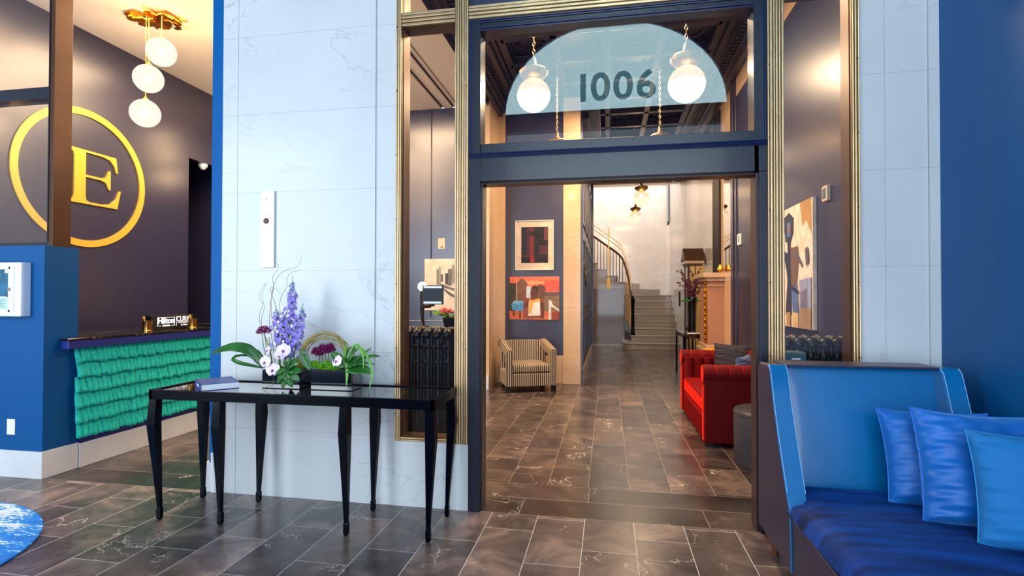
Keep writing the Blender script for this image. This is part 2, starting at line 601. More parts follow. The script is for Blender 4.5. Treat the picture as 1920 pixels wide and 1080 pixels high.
def dup(root, delta, label=None, rz=0):
    def rec(o, par):
        c = o.copy()
        COL.objects.link(c)
        c.parent = par
        for ch in o.children:
            rec(ch, c)
        return c
    r = rec(root, None)
    r.location = root.location + Vector(delta)
    r.rotation_euler[2] = root.rotation_euler[2] + rz
    if label:
        r['label'] = label
    return r


def B(*a):
    return MB().box(*a)


def text_mesh(name, body, size, loc, rot, m, parent=None, extrude=0.002, offset=0.0, align='CENTER', sx=1.0, space=1.0):
    cu = bpy.data.curves.new(name, 'FONT')
    cu.body = body
    cu.size = size
    cu.extrude = extrude
    cu.offset = offset
    cu.align_x = align
    cu.align_y = 'CENTER'
    cu.space_character = space
    tmp = bpy.data.objects.new('tmp', cu)
    COL.objects.link(tmp)
    dg = bpy.context.evaluated_depsgraph_get()
    me = bpy.data.meshes.new_from_object(tmp.evaluated_get(dg))
    bpy.data.objects.remove(tmp)
    T = Matrix.Translation(Vector(loc) - (wloc(parent) if parent else Vector((0, 0, 0)))) @ Euler(rot).to_matrix().to_4x4() @ Matrix.Diagonal((sx, 1, 1, 1))
    me.transform(T)
    me.materials.clear()
    me.materials.append(m)
    o = bpy.data.objects.new(name, me)
    COL.objects.link(o)
    o.parent = parent
    return o


# ================================================================== SETTING
D = 3.28          # front face of the inner facade
DB = 3.41         # its back face
# floors (each zone lies edge to edge with the next)
struct('floor', B(-8, 1.79, -1.1, 3.29, -0.1, 0), tiles('foyer_planks', 0.288, 0.56, 0.151, 2.88, dark=1.0))
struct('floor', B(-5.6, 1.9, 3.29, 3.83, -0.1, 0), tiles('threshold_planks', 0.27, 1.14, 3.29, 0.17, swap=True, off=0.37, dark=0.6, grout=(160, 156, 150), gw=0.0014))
struct('floor', B(-7.5, 1.9, 3.83, 8.34, -0.1, 0), tiles('hall_planks', 0.288, 0.55, 0.151, 4.42, dark=0.8, grout=(150, 140, 126), gw=0.0014))  # darkened copy of the foyer stone, hall shade put into the colour
struct('floor', B(-7.5, 1.9, 8.34, 8.62, -0.1, 0), tiles('hall_border_planks', 0.28, 1.14, 8.34, 0.3, swap=True, off=0.37, dark=0.6, grout=(160, 156, 150), gw=0.0014))
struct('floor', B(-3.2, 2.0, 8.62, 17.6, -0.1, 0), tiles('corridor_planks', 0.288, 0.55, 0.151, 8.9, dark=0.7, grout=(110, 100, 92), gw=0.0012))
# foyer shell
struct('wall_right', B(1.79, 1.95, -1.2, 3.45, 0, 7), M['blue'])
struct('wall_left', B(-8.1, -8, -1.2, 3.45, 0, 7), M['plaster'])
struct('ceiling', B(-8.1, 1.95, -1.25, 3.41, 7, 7.1), M['plaster'])
mb = MB()
for q in [(-8, -6.5, 0, 7), (-6.5, -3.5, 0, 0.35), (-6.5, -3.5, 4.0, 7), (-3.5, -1.5, 0, 7), (1.63, 1.95, 0, 7), (-1.5, 1.63, 3.8, 4.065)]:
    mb.box(q[0], q[1], -1.25, -1.1, q[2], q[3])
# arch spandrel
arc = [(0.065 + 1.565 * cos(pi * i / 24), 4.065 + 1.27 * sin(pi * i / 24)) for i in range(25)]
for i in range(24):
    a, b = arc[i], arc[i + 1]
    mb.prism([(a[0], a[1]), (b[0], b[1]), (b[0], 7), (a[0], 7)], 'y', -1.25, -1.1)
struct('wall_back', mb, M['blue'])
fan = thing('window_1', 'arched street fanlight lettered 1006 seen mirrored in the transom', 'window', (0.065, -1.14, 4.065))
fan['kind'] = 'structure'
MB().prism(arc, 'y', -1.15, -1.14).build('fanlight_pane', emis('daylit_fanlight_film', (186, 222, 230), 9.0), fan)
text_mesh('street_number', 'I006', 0.56, (0.13, -1.12, 4.375), (radians(90), 0, 0), emis('number_teal_film', (96, 156, 172), 4.5), fan, 0.004, 0.012, sx=1.02, space=1.12)

# facade: left low wall with window over it
struct('wall_left', B(-8, -4.13, D, 3.54, 0.2, 1.735), M['blue'])
struct('baseboard_left', MB().box(-8, -4.118, D - 0.012, 3.552, 0, 0.2), M['marble_base'], bevel=0.003)
wn = thing('window_2', 'dark metal framed glass screen above the blue half wall', 'window', (-4.8, 3.4, 1.735))
wn['kind'] = 'structure'
MB().box(-4.168, -4.13, 3.335, 3.475, 1.735, 5.0).build('post', M['bronze_post'], wn, bevel=0.002)
MB().box(-8, -4.168, 3.335, 3.42, 1.735, 1.765).box(-8, -4.168, 3.335, 3.44, 2.86, 2.95).build('window_frame', M['darkframe'], wn, bevel=0.002)
MB().box(-4.176, -4.168, 3.33, 3.345, 1.765, 5.0).build('window_frame', M['darkframe'], wn)
MB().box(-8, -4.176, 3.36, 3.366, 1.765, 5.0).build('glass_pane', M['glassthin'], wn)
# header above the opening, upper facade
struct('wall_front', MB().box(-8, -2.726, D, DB, 5.0, 7).box(-2.642, 1.79, D, DB, 4.3, 7), M['plaster'])
# blue trim beside the marble pier
struct('trim_1', B(-2.726, -2.642, D, 3.5, 0.2, 7), M['bluetrim'])
struct('baseboard_front', B(-2.775, -2.642, D - 0.004, 3.52, 0, 0.2).box(-2.70, -2.645, D - 0.02, D, 0, 0.275), M['marble_base'], bevel=0.003)
# marble pier in panels with vertical joints
mb = MB()
mb.box(-2.642, -2.525, D, DB, 0, 4.3).box(-2.522, -1.508, D, DB, 0, 4.3).box(-2.65, -1.5, D + 0.01, DB + 0.02, 0, 4.3)
mb.box(-1.500, -1.365, D + 0.006, DB, 0, 4.3)
struct('wall_front', mb, M['marble_slab'])
struct('wall_front', MB().box(-1.365, -0.872, D, DB, 0, 0.42), M['marble_slab'])
struct('wall_front', MB().box(0.907, 1.395, D, DB, 0, 0.42), M['marble_slab'])
struct('wall_front', MB().box(1.395, 1.518, D, DB, 0, 4.3).box(1.526, 1.737, D, DB, 0, 4.3).box(1.74, 1.79, D - 0.012, DB, 0, 4.3).box(1.51, 1.75, D + 0.006, DB, 0, 4.3), M['marble_slab'])


def molding(mb, x0, x1, y, z0, z1, n, d=0.012, vertical=True):
    """ribbed brass strip: flat body with n raised beads"""
    mb.slot(0).box(x0, x1, y, DB, z0, z1).slot(1)
    if vertical:
        W = x1 - x0
        for i in range(n):
            c = x0 + W * (i + 0.5) / n
            mb.box(c - W / n * (0.38 if i % 2 else 0.26), c + W / n * (0.38 if i % 2 else 0.26), y - d * (0.6 + 0.4 * ((i * 7) % 3) / 2), y, z0, z1)
    else:
        H = z1 - z0
        for i in range(n):
            c = z0 + H * (i + 0.5) / n
            mb.box(x0, x1, y - d * (0.6 + 0.4 * ((i * 7) % 3) / 2), y, c - H / n * 0.36, c + H / n * 0.36)
    mb.slot(0)


def sidelight(name, label, x0, x1, xi0, xi1, wide_left):
    t = thing(name, label, 'window', ((x0 + x1) / 2, D, 0.42))
    t['kind'] = 'structure'
    fr = MB()
    molding(fr, x0, xi0, D - 0.004, 0.42, 4.2, 6 if wide_left else 3)
    molding(fr, xi1, x1, D - 0.004, 0.42, 4.2, 3 if wide_left else 6)
    molding(fr, xi0, xi1, D - 0.002, 0.42, 0.448, 2, vertical=False)
    molding(fr, xi0, xi1, D - 0.002, 3.12, 3.215, 4, vertical=False)
    fr.box(xi0, xi1, D, DB, 4.15, 4.2)
    fr.build('window_frame', [M['brass_deep'], M['brass']], t, bevel=0.003, bseg=2)
    rv = MB()
    rv.box(xi0 - 0.001, xi0 + 0.004, D + 0.02, DB, 0.448, 4.2).box(xi1 - 0.004, xi1 + 0.001, D + 0.02, DB, 0.448, 4.2)
    rv.build('window_reveal', M['bronze_post'], t)
    MB().box(xi0, xi1, D + 0.02, D + 0.026, 0.448, 3.12).build('glass_pane', M['glass'], t)
    MB().box(xi0, xi1, D + 0.02, D + 0.026, 3.215, 4.15).build('glass_pane', M['glass'], t)
    sc = MB()
    for zz in [0.6 + 0.42 * i for i in range(7)]:
        for xx in (x0 + 0.012, x1 - 0.012):
            sc.sphere((xx, D - 0.014, zz), 0.0045, 6, 4)
    sc.build('screw', M['brassdark'], t)
    return t


sidelight('window_3', 'tall brass framed sidelight left of the doorway', -1.365, -0.872, -1.322, -0.964, False)
sidelight('window_4', 'tall brass framed sidelight right of the doorway, behind the sofa', 0.907, 1.395, 0.999, 1.354, True)
# brass head over the doorway
mb = MB()
molding(mb, -0.872, 0.907, D - 0.004, 3.125, 3.215, 4, vertical=False)
struct('trim_2', mb, [M['brass_deep'], M['brass']], bevel=0.0015, bseg=1)
struct('wall_front', MB().box(-0.872, 0.907, D + 0.02, DB, 3.215, 4.3), M['navy'])

# doorway with transom
dr = thing('door_1', 'dark blue framed doorway with a glass transom above', 'doorway', (0.03, D, 0))
dr['kind'] = 'structure'
fr = MB()
Y0 = D - 0.01
fr.box(-0.87, -0.795, Y0, DB, 0, 3.125).box(0.863, 0.907, Y0, DB, 0, 2.085).box(0.835, 0.907, Y0, DB, 2.085, 3.125)
fr.box(-0.795, 0.863, Y0, DB, 2.085, 2.245)
fr.box(-0.795, 0.863, Y0 + 0.006, DB, 2.245, 2.325)
fr.box(-0.795, 0.863, Y0 + 0.004, DB, 3.045, 3.125)
fr.build('door_frame', M['darkframe'], dr, bevel=0.003)
md = MB()
for zc in (2.238, 2.25, 2.262):
    md.tube([(-0.868, Y0 - 0.004, zc), (0.905, Y0 - 0.004, zc)], 0.005, 6)
for i, zc in enumerate((3.05, 3.064, 3.10, 3.113)):
    md.tube([(-0.80, Y0 - 0.002, zc), (0.84, Y0 - 0.002, zc)], 0.0045, 6)
for xc in (-0.863, -0.852, 0.888, 0.899):
    md.tube([(xc, Y0 - 0.002, 2.27), (xc, Y0 - 0.002, 3.12)], 0.0045, 6)
md.build('molding', mat('blue_molding_paint', (12, 26, 70), 0.3, coat=0.2), dr, smooth=True)  # molding coloured bluer than the frame
MB().box(-0.795, -0.787, D + 0.03, DB + 0.005, 0, 2.085).box(0.850, 0.863, D + 0.02, DB + 0.005, 0, 2.085).box(-0.787, 0.85, D + 0.03, DB, 2.075, 2.085).build('door_jamb', M['reveal'], dr)
MB().box(-0.795, 0.84, D + 0.03, D + 0.036, 2.32, 3.05).build('transom_pane', M['glass'], dr)

# reception side
struct('wall_left', MB().box(-5.6, -5.5, 3.54, 6.2, 0, 4.2).box(-5.6, -5.5, 6.2, 7.1, 3.21, 4.2).box(-5.6, -5.5, 7.1, 7.75, 0, 4.2), M['navy'])
struct('wall_left', MB().box(-7.5, -7.4, 5.9, 7.8, 0, 3.4).box(-7.4, -5.6, 7.1, 7.15, 0, 3.4).box(-7.4, -5.6, 6.1, 6.2, 0, 3.4), M['navy'])
struct('ceiling', B(-7.5, -5.6, 6.1, 7.2, 3.4, 3.45), M['dark'])
struct('wall_back', B(-5.5, -1.80, 7.67, 8.5, 0, 4.2), M['navy'])
struct('baseboard_back', B(-5.5, -1.722, 7.64, 7.68, 0, 0.2), M['marble_base'])
struct('trim_3', MB().tube([(-2.62, 7.665, 1.06), (-2.62, 7.665, 4.2)], 0.008, 6).tube([(-5.4, 7.665, 1.0), (-1.75, 7.665, 1.0)], 0.008, 6), M['navy'])
# cream ceiling with two dark slot diffusers
mb = MB()
SL = [(-2.47, -2.41), (-2.29, -2.235)]
xs = [-5.6, SL[0][0], SL[0][1], SL[1][0], SL[1][1], -1.755]
for a, b in ((0, 1), (2, 3), (4, 5)):
    struct('ceiling', B(xs[a], xs[b], 3.41, 7.7, 4.2, 4.3), M['cream'])
for k, (a, b) in enumerate(SL):
    sl = thing('air_slot_diffuser', ('nearer' if 0 else ('left' if k == 0 else 'right')) + ' one of two long black slots in the cream ceiling', 'ceiling slot', ((a + b) / 2, 5.5, 4.2), 'slots in the cream ceiling')
    MB().box(a - 0.005, a + 0.003, 3.5, 7.65, 4.194, 4.21).box(b - 0.003, b + 0.005, 3.5, 7.65, 4.194, 4.21).build('rim', M['cream'], sl)
    MB().box(a, b, 3.45, 7.68, 4.22, 4.24).build('channel', M['dark'], sl)
struct('ceiling', B(-2.19, -2.18, 3.5, 7.66, 4.194, 4.201), mat('ceiling_joint_shadow_gap', (120, 96, 78), 0.7))
# hall: bulkhead, marble return, picture wall
struct('wall_left', B(-1.755, -1.735, 3.41, 7.67, 4.2, 4.6), M['dark'])
struct('wall_left', B(-1.80, -1.72, 7.66, 8.379, 0, 4.5), M['beige'])
struct('wall_back', MB().box(-1.72, -1.62, 8.38, 8.7, 0.44, 4.5).box(-0.685, -0.42, 8.36, 8.7, 0.44, 4.5), M['beigeY'])
struct('wall_back', MB().box(-1.62, -0.685, 8.39, 8.7, 0.44, 4.5), M['navy'])
struct('baseboard_back', MB().box(-1.72, -0.685, 8.37, 8.7, 0, 0.44).box(-0.695, -0.415, 8.345, 8.7, 0, 0.44), M['beigeY'], bevel=0.004)
# corridor left: dark panelled doors along the depth
mb = MB().box(-0.55, -0.42, 8.7, 13.9, 0, 4.5)
for y0, y1 in ((8.8, 9.7), (9.85, 10.75), (10.9, 11.8), (11.95, 12.85), (12.95, 13.8)):
    for z0, z1 in ((0.25, 1.0), (1.15, 2.4), (2.6, 3.9)):
        mb.box(-0.425, -0.40, y0, y0 + 0.07, z0, z1).box(-0.425, -0.40, y1 - 0.07, y1, z0, z1).box(-0.425, -0.40, y0, y1, z1 - 0.07, z1).box(-0.425, -0.40, y0, y1, z0, z0 + 0.07)
struct('wall_left', mb, M['navy'], bevel=0.003, bseg=1)
struct('baseboard_left', B(-0.425, -0.395, 8.75, 13.9, 0, 0.16), M['beigeY'])
struct('trim_4', MB().box(-0.43, -0.395, 8.70, 8.76, 0, 4.5).box(-0.43, -0.36, 13.84, 13.9, 0, 4.35), mat('pale_blue_painted_casing', (70, 84, 120), 0.2))
# right side of the hall
struct('wall_right', B(1.68, 1.8, DB, 7.69, 0, 4.02), M['navy'])
struct('wall_right', B(1.675, 1.8, DB, 7.69, 4.02, 4.6), M['beige'])
struct('wall_right', B(1.68, 1.8, 7.69, 8.95, 0, 4.6), M['beige'])
struct('wall_right', B(1.83, 1.95, 8.95, 17.5, 0, 7), M['stairwallY'])
struct('wall_right', B(1.68, 1.95, 8.93, 8.96, 0, 4.6), M['beigeY'])
struct('trim_5', MB().box(1.655, 1.685, 7.55, 7.69, 0, 4.3).box(1.665, 1.685, 7.42, 7.5, 0, 4.3), M['navy'], bevel=0.004)
struct('baseboard_right', B(1.66, 1.69, DB, 7.55, 0, 0.2), M['beige'])
# coffered ceiling
ce = MB()
ce.box(-1.74, 1.95, DB, 13.95, 4.62, 4.7)
cb = MB()
bw = 0.09
Xs = [-1.30 + 0.65 * i for i in range(5)]
for x in Xs:
    cb.box(x - bw / 2, x + bw / 2, DB, 13.9, 4.5, 4.62)
Ys = [3.5 + 0.72 * i for i in range(15)]
for y in Ys:
    cb.box(-1.3, 1.3, y - bw / 2, y + bw / 2, 4.5, 4.62)
for i in range(4):
    for j in range(14):
        cx, cy = (Xs[i] + Xs[i + 1]) / 2, (Ys[j] + Ys[j + 1]) / 2
        if (i + j) % 2 == 0:
            for k in range(4):
                a, b = k * pi / 2, (k + 1) * pi / 2
                cb.tube([(cx + 0.19 * cos(a), cy + 0.21 * sin(a), 4.61), (cx + 0.19 * cos(b), cy + 0.21 * sin(b), 4.61)], 0.016, 6)
                cb.tube([(cx + 0.13 * cos(a), cy + 0.15 * sin(a), 4.615), (cx + 0.13 * cos(b), cy + 0.15 * sin(b), 4.615)], 0.008, 5)
        else:
            cb.tube([(cx + 0.17 * cos(2 * pi * k / 20), cy + 0.17 * sin(2 * pi * k / 20), 4.61) for k in range(21)], 0.016, 6, False)
        r = 0.255
        for (ax, ay, bx, by) in ((-r, -0.29, r, -0.29), (r, -0.29, r, 0.29), (r, 0.29, -r, 0.29), (-r, 0.29, -r, -0.29)):
            cb.tube([(cx + ax, cy + ay, 4.60), (cx + bx, cy + by, 4.60)], 0.01, 5)
struct('ceiling', ce, M['tin2'])
struct('ceiling', cb, M['tin'], bevel=0.006, bseg=1)
# crown mouldings with dentils
cr = MB()
for sgn, xw in ((1, 1.66), (-1, -1.735)):
    for (d0, d1, z0, z1) in ((0, 0.08, 4.26, 4.32), (0, 0.13, 4.32, 4.36), (0, 0.2, 4.42, 4.46), (0, 0.30, 4.46, 4.52), (0, 0.36, 4.52, 4.62)):
        if sgn > 0:
            cr.box(xw - d1, xw, DB, 13.9, z0, z1)
        else:
            cr.box(xw, xw + d1, DB, 8.36, z0, z1)
    y = 3.5
    while y < (13.8 if sgn > 0 else 8.3):
        cr.box(xw - sgn * 0.19 if sgn > 0 else xw, xw if sgn > 0 else xw + 0.19, y, y + 0.045, 4.36, 4.42)
        y += 0.09
struct('trim_6', cr, M['tin'], bevel=0.003, bseg=1)
struct('trim_7', MB().box(-0.42, -0.12, 8.8, 13.9, 4.42, 4.62).box(-0.42, -0.3, 8.8, 13.9, 4.3, 4.42), M['tin'], bevel=0.01)
# stairwell
struct('wall_front', MB().box(-0.42, 1.83, 13.9, 14.1, 4.27, 7).box(-3.2, -0.42, 13.9, 14.1, 0, 7), M['beigeY'])
struct('wall_back', B(-3.2, 1.95, 17.35, 17.5, 0, 7), M['stairwall'])
struct('wall_left', B(-3.3, -3.2, 13.9, 17.5, 0, 7), M['stairwallY'])
struct('ceiling', B(-3.3, 1.95, 13.9, 17.5, 7, 7.1), M['plaster'])
struct('trim_8', B(-3.2, 1.83, 17.30, 17.36, 4.95, 5.05), M['plaster'], bevel=0.01)
wn5 = thing('window_5', 'narrow dark framed window high on the stairwell side wall', 'window', (1.82, 16.9, 3.6))
wn5['kind'] = 'structure'
MB().box(1.80, 1.835, 16.55, 16.62, 3.62, 5.2).box(1.80, 1.835, 16.92, 16.99, 3.62, 5.2).box(1.80, 1.835, 16.55, 16.99, 3.60, 3.66).build('window_frame', M['dark'], wn5)
MB().box(1.82, 1.828, 16.62, 16.92, 3.66, 5.2).build('window_pane', emis('daylit_stair_window', (225, 240, 255), 1.6), wn5)

# ================================================================== STAIRCASE
st = thing('staircase', 'pale marble staircase curving up to the left at the hall end', 'staircase', (1.1, 15.5, 0))
RI, TR = 0.18, 0.30
for k in range(8):
    y0 = 14.15 + TR * k
    mb = MB()
    xl = 0.42 if k == 0 else 0.62
    if k == 0:
        pts = [(1.83, y0)] + [(0.62 - 0.2 * sin(pi / 2 * i / 8) * 1.0, y0 + 0.2 - 0.2 * cos(pi / 2 * i / 8)) for i in range(9)] + [(0.42, 15.3), (1.83, 15.3)]
    else:
        pts = [(xl, y0), (1.83, y0), (1.83, 17.35), (xl, 17.35)]
    mb.prism(pts, 'z', RI * k, RI * (k + 1) - 0.035)
    n = 0.025
    if k == 0:
        p2 = [(1.83, y0 - n)] + [(0.62 - 0.225 * sin(pi / 2 * i / 8), y0 + 0.2 - 0.225 * cos(pi / 2 * i / 8)) for i in range(9)] + [(0.395, 15.3), (1.83, 15.3)]
    else:
        p2 = [(xl - n, y0 - n), (1.83, y0 - n), (1.83, 17.35), (xl - n, 17.35)]
    mb.prism(p2, 'z', RI * (k + 1) - 0.035, RI * (k + 1))
    mb.build('step', M['stair'], st, bevel=0.006, bseg=2)
# winding steps turning left round the inner corner
cx, cy = 0.55, 16.35
for k, (ang0) in enumerate((68, 100, 132)):
    a = radians(ang0)
    z = RI * (9 + k)
    far = 1.6
    p = [(cx, cy - 0.2), (cx + far * cos(radians(ang0 - 0)), min(17.35, cy + far * sin(a))), (cx - 0.5, 17.35), (-0.6, 17.35), (-0.6, 15.4), (cx, 15.4)]
    if k == 0:
        p = [(cx, 15.6), (cx + 0.15, 16.3), (1.62, 17.35), (-0.6, 17.35), (-0.6, 15.4), (cx, 15.4)]
    if k == 1:
        p = [(cx - 0.02, 15.4), (cx - 0.02, 16.1), (1.0, 17.35), (-0.6, 17.35), (-0.6, 15.4)]
    if k == 2:
        p = [(0.3, 15.4), (0.3, 17.35), (-0.6, 17.35), (-0.6, 15.4)]
    MB().prism(p, 'z', z - RI, z).build('step', M['stair'], st, bevel=0.006)
# flight climbing left, its stepped side facing the hall
for k in range(10):
    x1 = 0.60 - 0.16 if k == 0 else 0.44 - 0.25 * (k - 1)
    x0 = 0.44 - 0.25 * k
    z = 1.62 + 0.182 * k
    MB().box(x0, x1, 15.305, 17.35, 1.601, z - 0.03).box(x0 - 0.0, x1 + 0.02, 15.27, 17.35, z - 0.03, z).build('step', M['stair'], st, bevel=0.004)
MB().box(-3.1, 0.47, 15.3, 15.5, 0, 1.6).build('stringer_wall', marble('stringer_marble', (122, 108, 100), (80, 70, 66), 0.06, (0, 1.1, 0.62, 0.0, 0.38), 0.5, gcol=(100, 90, 86)), st)
MB().box(-3.1, 0.43, 15.28, 15.31, 0, 0.05).build('baseboard', M['stair'], st)
# railing
rl = []
for i in range(41):
    t = i / 40
    if t < 0.62:
        u = t / 0.62
        x = -1.6 + 2.0 * u
        z = 1.62 + 0.182 * (0.44 - x) / 0.25
        y = 15.36
    else:
        u = (t - 0.62) / 0.38
        x = 0.40 + 0.22 * sin(u * pi / 2)
        y = 15.36 - 0.75 * u
        z = 1.65 - 1.18 * u
    rl.append((x, y, z))


def smooth_path(p, it=4):
    p = [Vector(a) for a in p]
    for _ in range(it):
        p = [p[0]] + [(p[i - 1] + p[i] * 2 + p[i + 1]) / 4 for i in range(1, len(p) - 1)] + [p[-1]]
    return p


rl = smooth_path(rl)
MB().tube([p + Vector((0, 0, 0.88)) for p in rl], 0.03, 8).build('handrail', M['woodred'], st, smooth=True)
MB().tube([p + Vector((0, 0, 1.08)) for p in rl], 0.012, 8).build('handrail', M['brass'], st, smooth=True)
MB().tube([p + Vector((0, 0, 1.2)) for p in rl], 0.012, 8).build('handrail', M['brass'], st, smooth=True)
n = 0
i = 0
for k in range(22):
    x = 0.42 - 0.088 * k
    z0 = 1.62 + 0.182 * max(0, math.floor((0.44 - x) / 0.25 + 0.999))
    zt = min((p for p in rl), key=lambda p: abs(p.x - x) + abs(p.y - 15.36) * 0.1).z + 0.88
    MB().tube([(x, 15.36, z0 - 0.02), (x, 15.36, zt)], 0.011, 6).build('baluster', M['brassdark'], st)
for (fx, fy) in ((0.50, 15.25), (0.545, 15.1), (0.58, 14.95), (0.605, 14.8)):
    pz = min(rl, key=lambda p: (p - Vector((fx, fy, p.z))).length).z
    MB().tube([(fx, fy, 0.2 + 0.18 * int((fy - 14.15) / 0.3)), (fx, fy, pz + 0.88)], 0.011, 6).build('baluster', M['gold'], st)
MB().box(0.012, 0.038, 15.26, 15.3, 1.65, 3.32).box(-0.02, 0.07, 15.27, 15.3, 1.6, 1.9).build('brass_bracket', M['gold'], st)
MB().lathe([(0.06, 0), (0.06, 0.05), (0.045, 0.08), (0.04, 0.7), (0.05, 0.9), (0.06, 0.95), (0.035, 1.0), (0.02, 1.05)], (0.66, 14.52, 0.36), 14).build('newel_post', M['black'], st, smooth=True)
# glass partition in front of the stairs
gp = thing('glass_partition', 'clear glass leaf with upright pull standing before the stairs', 'glass door', (1.3, 13.0, 0))
MB().box(1.44, 1.83, 13.0, 13.012, 0.0, 4.3).build('glass_pane', glass('partition_pane', 1.5, (0.93, 0.93, 0.93, 1)), gp)
MB().tube([(1.66, 12.96, 1.15), (1.66, 12.96, 1.5)], 0.02, 8).build('door_handle', M['brassdark'], gp, smooth=True)

# ================================================================== RECEPTION
ct = thing('reception_counter', 'reception counter faced with rows of teal raffia fringe on a marble plinth', 'reception desk', (-4.3, 5.2, 0))
B(-4.75, -4.12, 3.545, 6.9, 0.19, 0.95).build('counter_front', M['shelf_blue'], ct)
MB().box(-4.75, -4.112, 3.545, 6.9, 0, 0.19).box(-4.75, -4.108, 3.545, 3.62, 0, 0.19).build('plinth', M['marble_base'], ct, bevel=0.003)
MB().box(-4.85, -4.05, 3.545, 6.95, 0.95, 1.012).box(-4.122, -4.05, 3.40, 3.545, 0.95, 1.012).build('counter_apron', M['shelf_blue'], ct, bevel=0.003)
MB().box(-4.85, -4.045, 3.545, 6.95, 1.012, 1.03).box(-4.122, -4.045, 3.39, 3.545, 1.012, 1.03).build('countertop', marble('black_marble_top', (20, 18, 22), (190, 180, 170), 0.08, None, 0.9, scale=3), ct, bevel=0.002)
for r in range(6):
    mb = MB()
    zt = 0.955 - r * 0.118
    y = 3.49 + random.random() * 0.02
    top = 0.06
    while y < 6.6:
        wd = random.uniform(0.034, 0.058)
        ln = random.uniform(0.118, 0.134)
        lift = 0.0 + 0.004 * random.random()
        x0 = -4.118
        nv, nu = 5, 5
        ph = random.uniform(0, 6)

        def fn(u, v, y=y, wd=wd, ln=ln, ph=ph, lift=lift, x0=x0, zt=zt):
            spread = 0.80 + 0.12 * v
            yy = y + wd / 2 + (u - 0.5) * wd * spread * 1.12 + 0.004 * sin(ph + v * 4)
            xx = x0 + 0.006 + 0.020 * v + 0.012 * sin(pi * u) ** 0.6 * (0.6 + 0.6 * v) + lift
            return (xx, yy, zt - ln * v + 0.004 * cos(7 * u + ph) * (v > 0.9))
        mb.grid(fn, nu, nv)
        # bottom turned under so the tassel has body
        y += wd * 0.97
    mb.build('tassel_row', M['teal'], ct, smooth=True, solid=0.006, angle=60)

# monogram on the wall
em = thing('wall_monogram', 'gold letter E inside a gold ring on the dark reception wall', 'wall logo', (-5.5, 4.77, 2.62))
mb = MB()
N = 72
for i in range(N):
    a, b = 2 * pi * i / N, 2 * pi * (i + 1) / N
    ro, ri = 0.735, 0.665
    mb.prism([(4.77 + ri * cos(a), 2.62 + ri * sin(a)), (4.77 + ro * cos(a), 2.62 + ro * sin(a)), (4.77 + ro * cos(b), 2.62 + ro * sin(b)), (4.77 + ri * cos(b), 2.62 + ri * sin(b))], 'x', -5.5, -5.485)
mb.build('ring', M['gold'], em)
# serif E outline in (y, z)
e = [(0, 0), (0.615, 0), (0.66, 0.21), (0.64, 0.21), (0.60, 0.11), (0.53, 0.045), (0.42, 0.024), (0.27, 0.024), (0.232, 0.04), (0.222, 0.08), (0.222, 0.29),
     (0.40, 0.29), (0.47, 0.272), (0.505, 0.20), (0.525, 0.20), (0.525, 0.415), (0.505, 0.415), (0.47, 0.333), (0.40, 0.315), (0.222, 0.315), (0.222, 0.556), (0.42, 0.556),
     (0.52, 0.535), (0.575, 0.48), (0.60, 0.41), (0.62, 0.41), (0.595, 0.58), (0, 0.58), (0, 0.565), (0.05, 0.557), (0.082, 0.53), (0.09, 0.49), (0.09, 0.09), (0.082, 0.05), (0.05, 0.023), (0, 0.015)]
mb = MB()
mb.prism([(4.555 + a * 0.95, 2.345 + b * 0.99) for a, b in e], 'x', -5.5, -5.482)
mb.build('letter', M['gold'], em)

# pendant cluster
pc = thing('pendant_cluster', 'gold leaf ceiling canopy carrying three lit white globes over reception', 'pendant lamp', (-4.5, 4.6, 4.2))
mb = MB()
for i in range(46):
    a = random.uniform(0, 2 * pi)
    r = sqrt(random.random())
    px, py = -4.56 + 0.20 * r * cos(a), 4.62 + 0.13 * r * sin(a)
    if i > 28:
        px, py = -4.40 + 0.14 * r * cos(a), 4.70 + 0.10 * r * sin(a)
    q = random.uniform(0, pi)
    w_, l_ = random.uniform(0.03, 0.05), random.uniform(0.05, 0.08)
    z = 4.165 - 0.03 * (1 - r) + random.uniform(-0.012, 0.012)
    t1, t2 = random.uniform(-0.02, 0.02), random.uniform(-0.02, 0.02)
    pts = [(px + l_ * cos(2 * pi * k / 9) * cos(q) - w_ * sin(2 * pi * k / 9) * sin(q), py + l_ * cos(2 * pi * k / 9) * sin(q) + w_ * sin(2 * pi * k / 9) * cos(q), z + t1 * cos(2 * pi * k / 9) + t2 * sin(2 * pi * k / 9)) for k in range(9)]
    mb._add(pts + [(p[0], p[1], p[2] + 0.012) for p in pts], [tuple(range(9)), tuple(range(17, 8, -1))] + [(k, (k + 1) % 9, (k + 1) % 9 + 9, k + 9) for k in range(9)])
mb.box(-4.70, -4.32, 4.56, 4.76, 4.17, 4.199)
mb.build('canopy', M['goldleaf'], pc)
for (x, y, z, top) in [(-4.377, 4.568, 3.79, 4.17), (-4.504, 4.548, 3.526, 4.17), (-4.536, 4.547, 3.181, 4.17)]:
    MB().tube([(x, y, z + 0.12), (x, y, top)], 0.004, 6).build('rod', M['gold'], pc)
    g = MB().sphere((x, y, z), 0.135, 28, 18).build('globe', M['pendant'], pc, smooth=True)
    MB().sphere((x, y, z), 0.035, 12, 8).build('bulb', M['pendant_bulb'], g, smooth=True)
    MB().lathe([(0.03, 0.128), (0.03, 0.14), (0.012, 0.155), (0.006, 0.17)], (x, y, z), 12).build('cap', M['gold'], g)

dup(pc, (0.93, 0.45, 0.0), 'pendant cluster hidden behind the marble pier, mirrored in the navy wall')
dup(pc, (0.2, 2.55, 0.0), 'pendant cluster hidden behind the pier, mirrored beside the dark doorway')

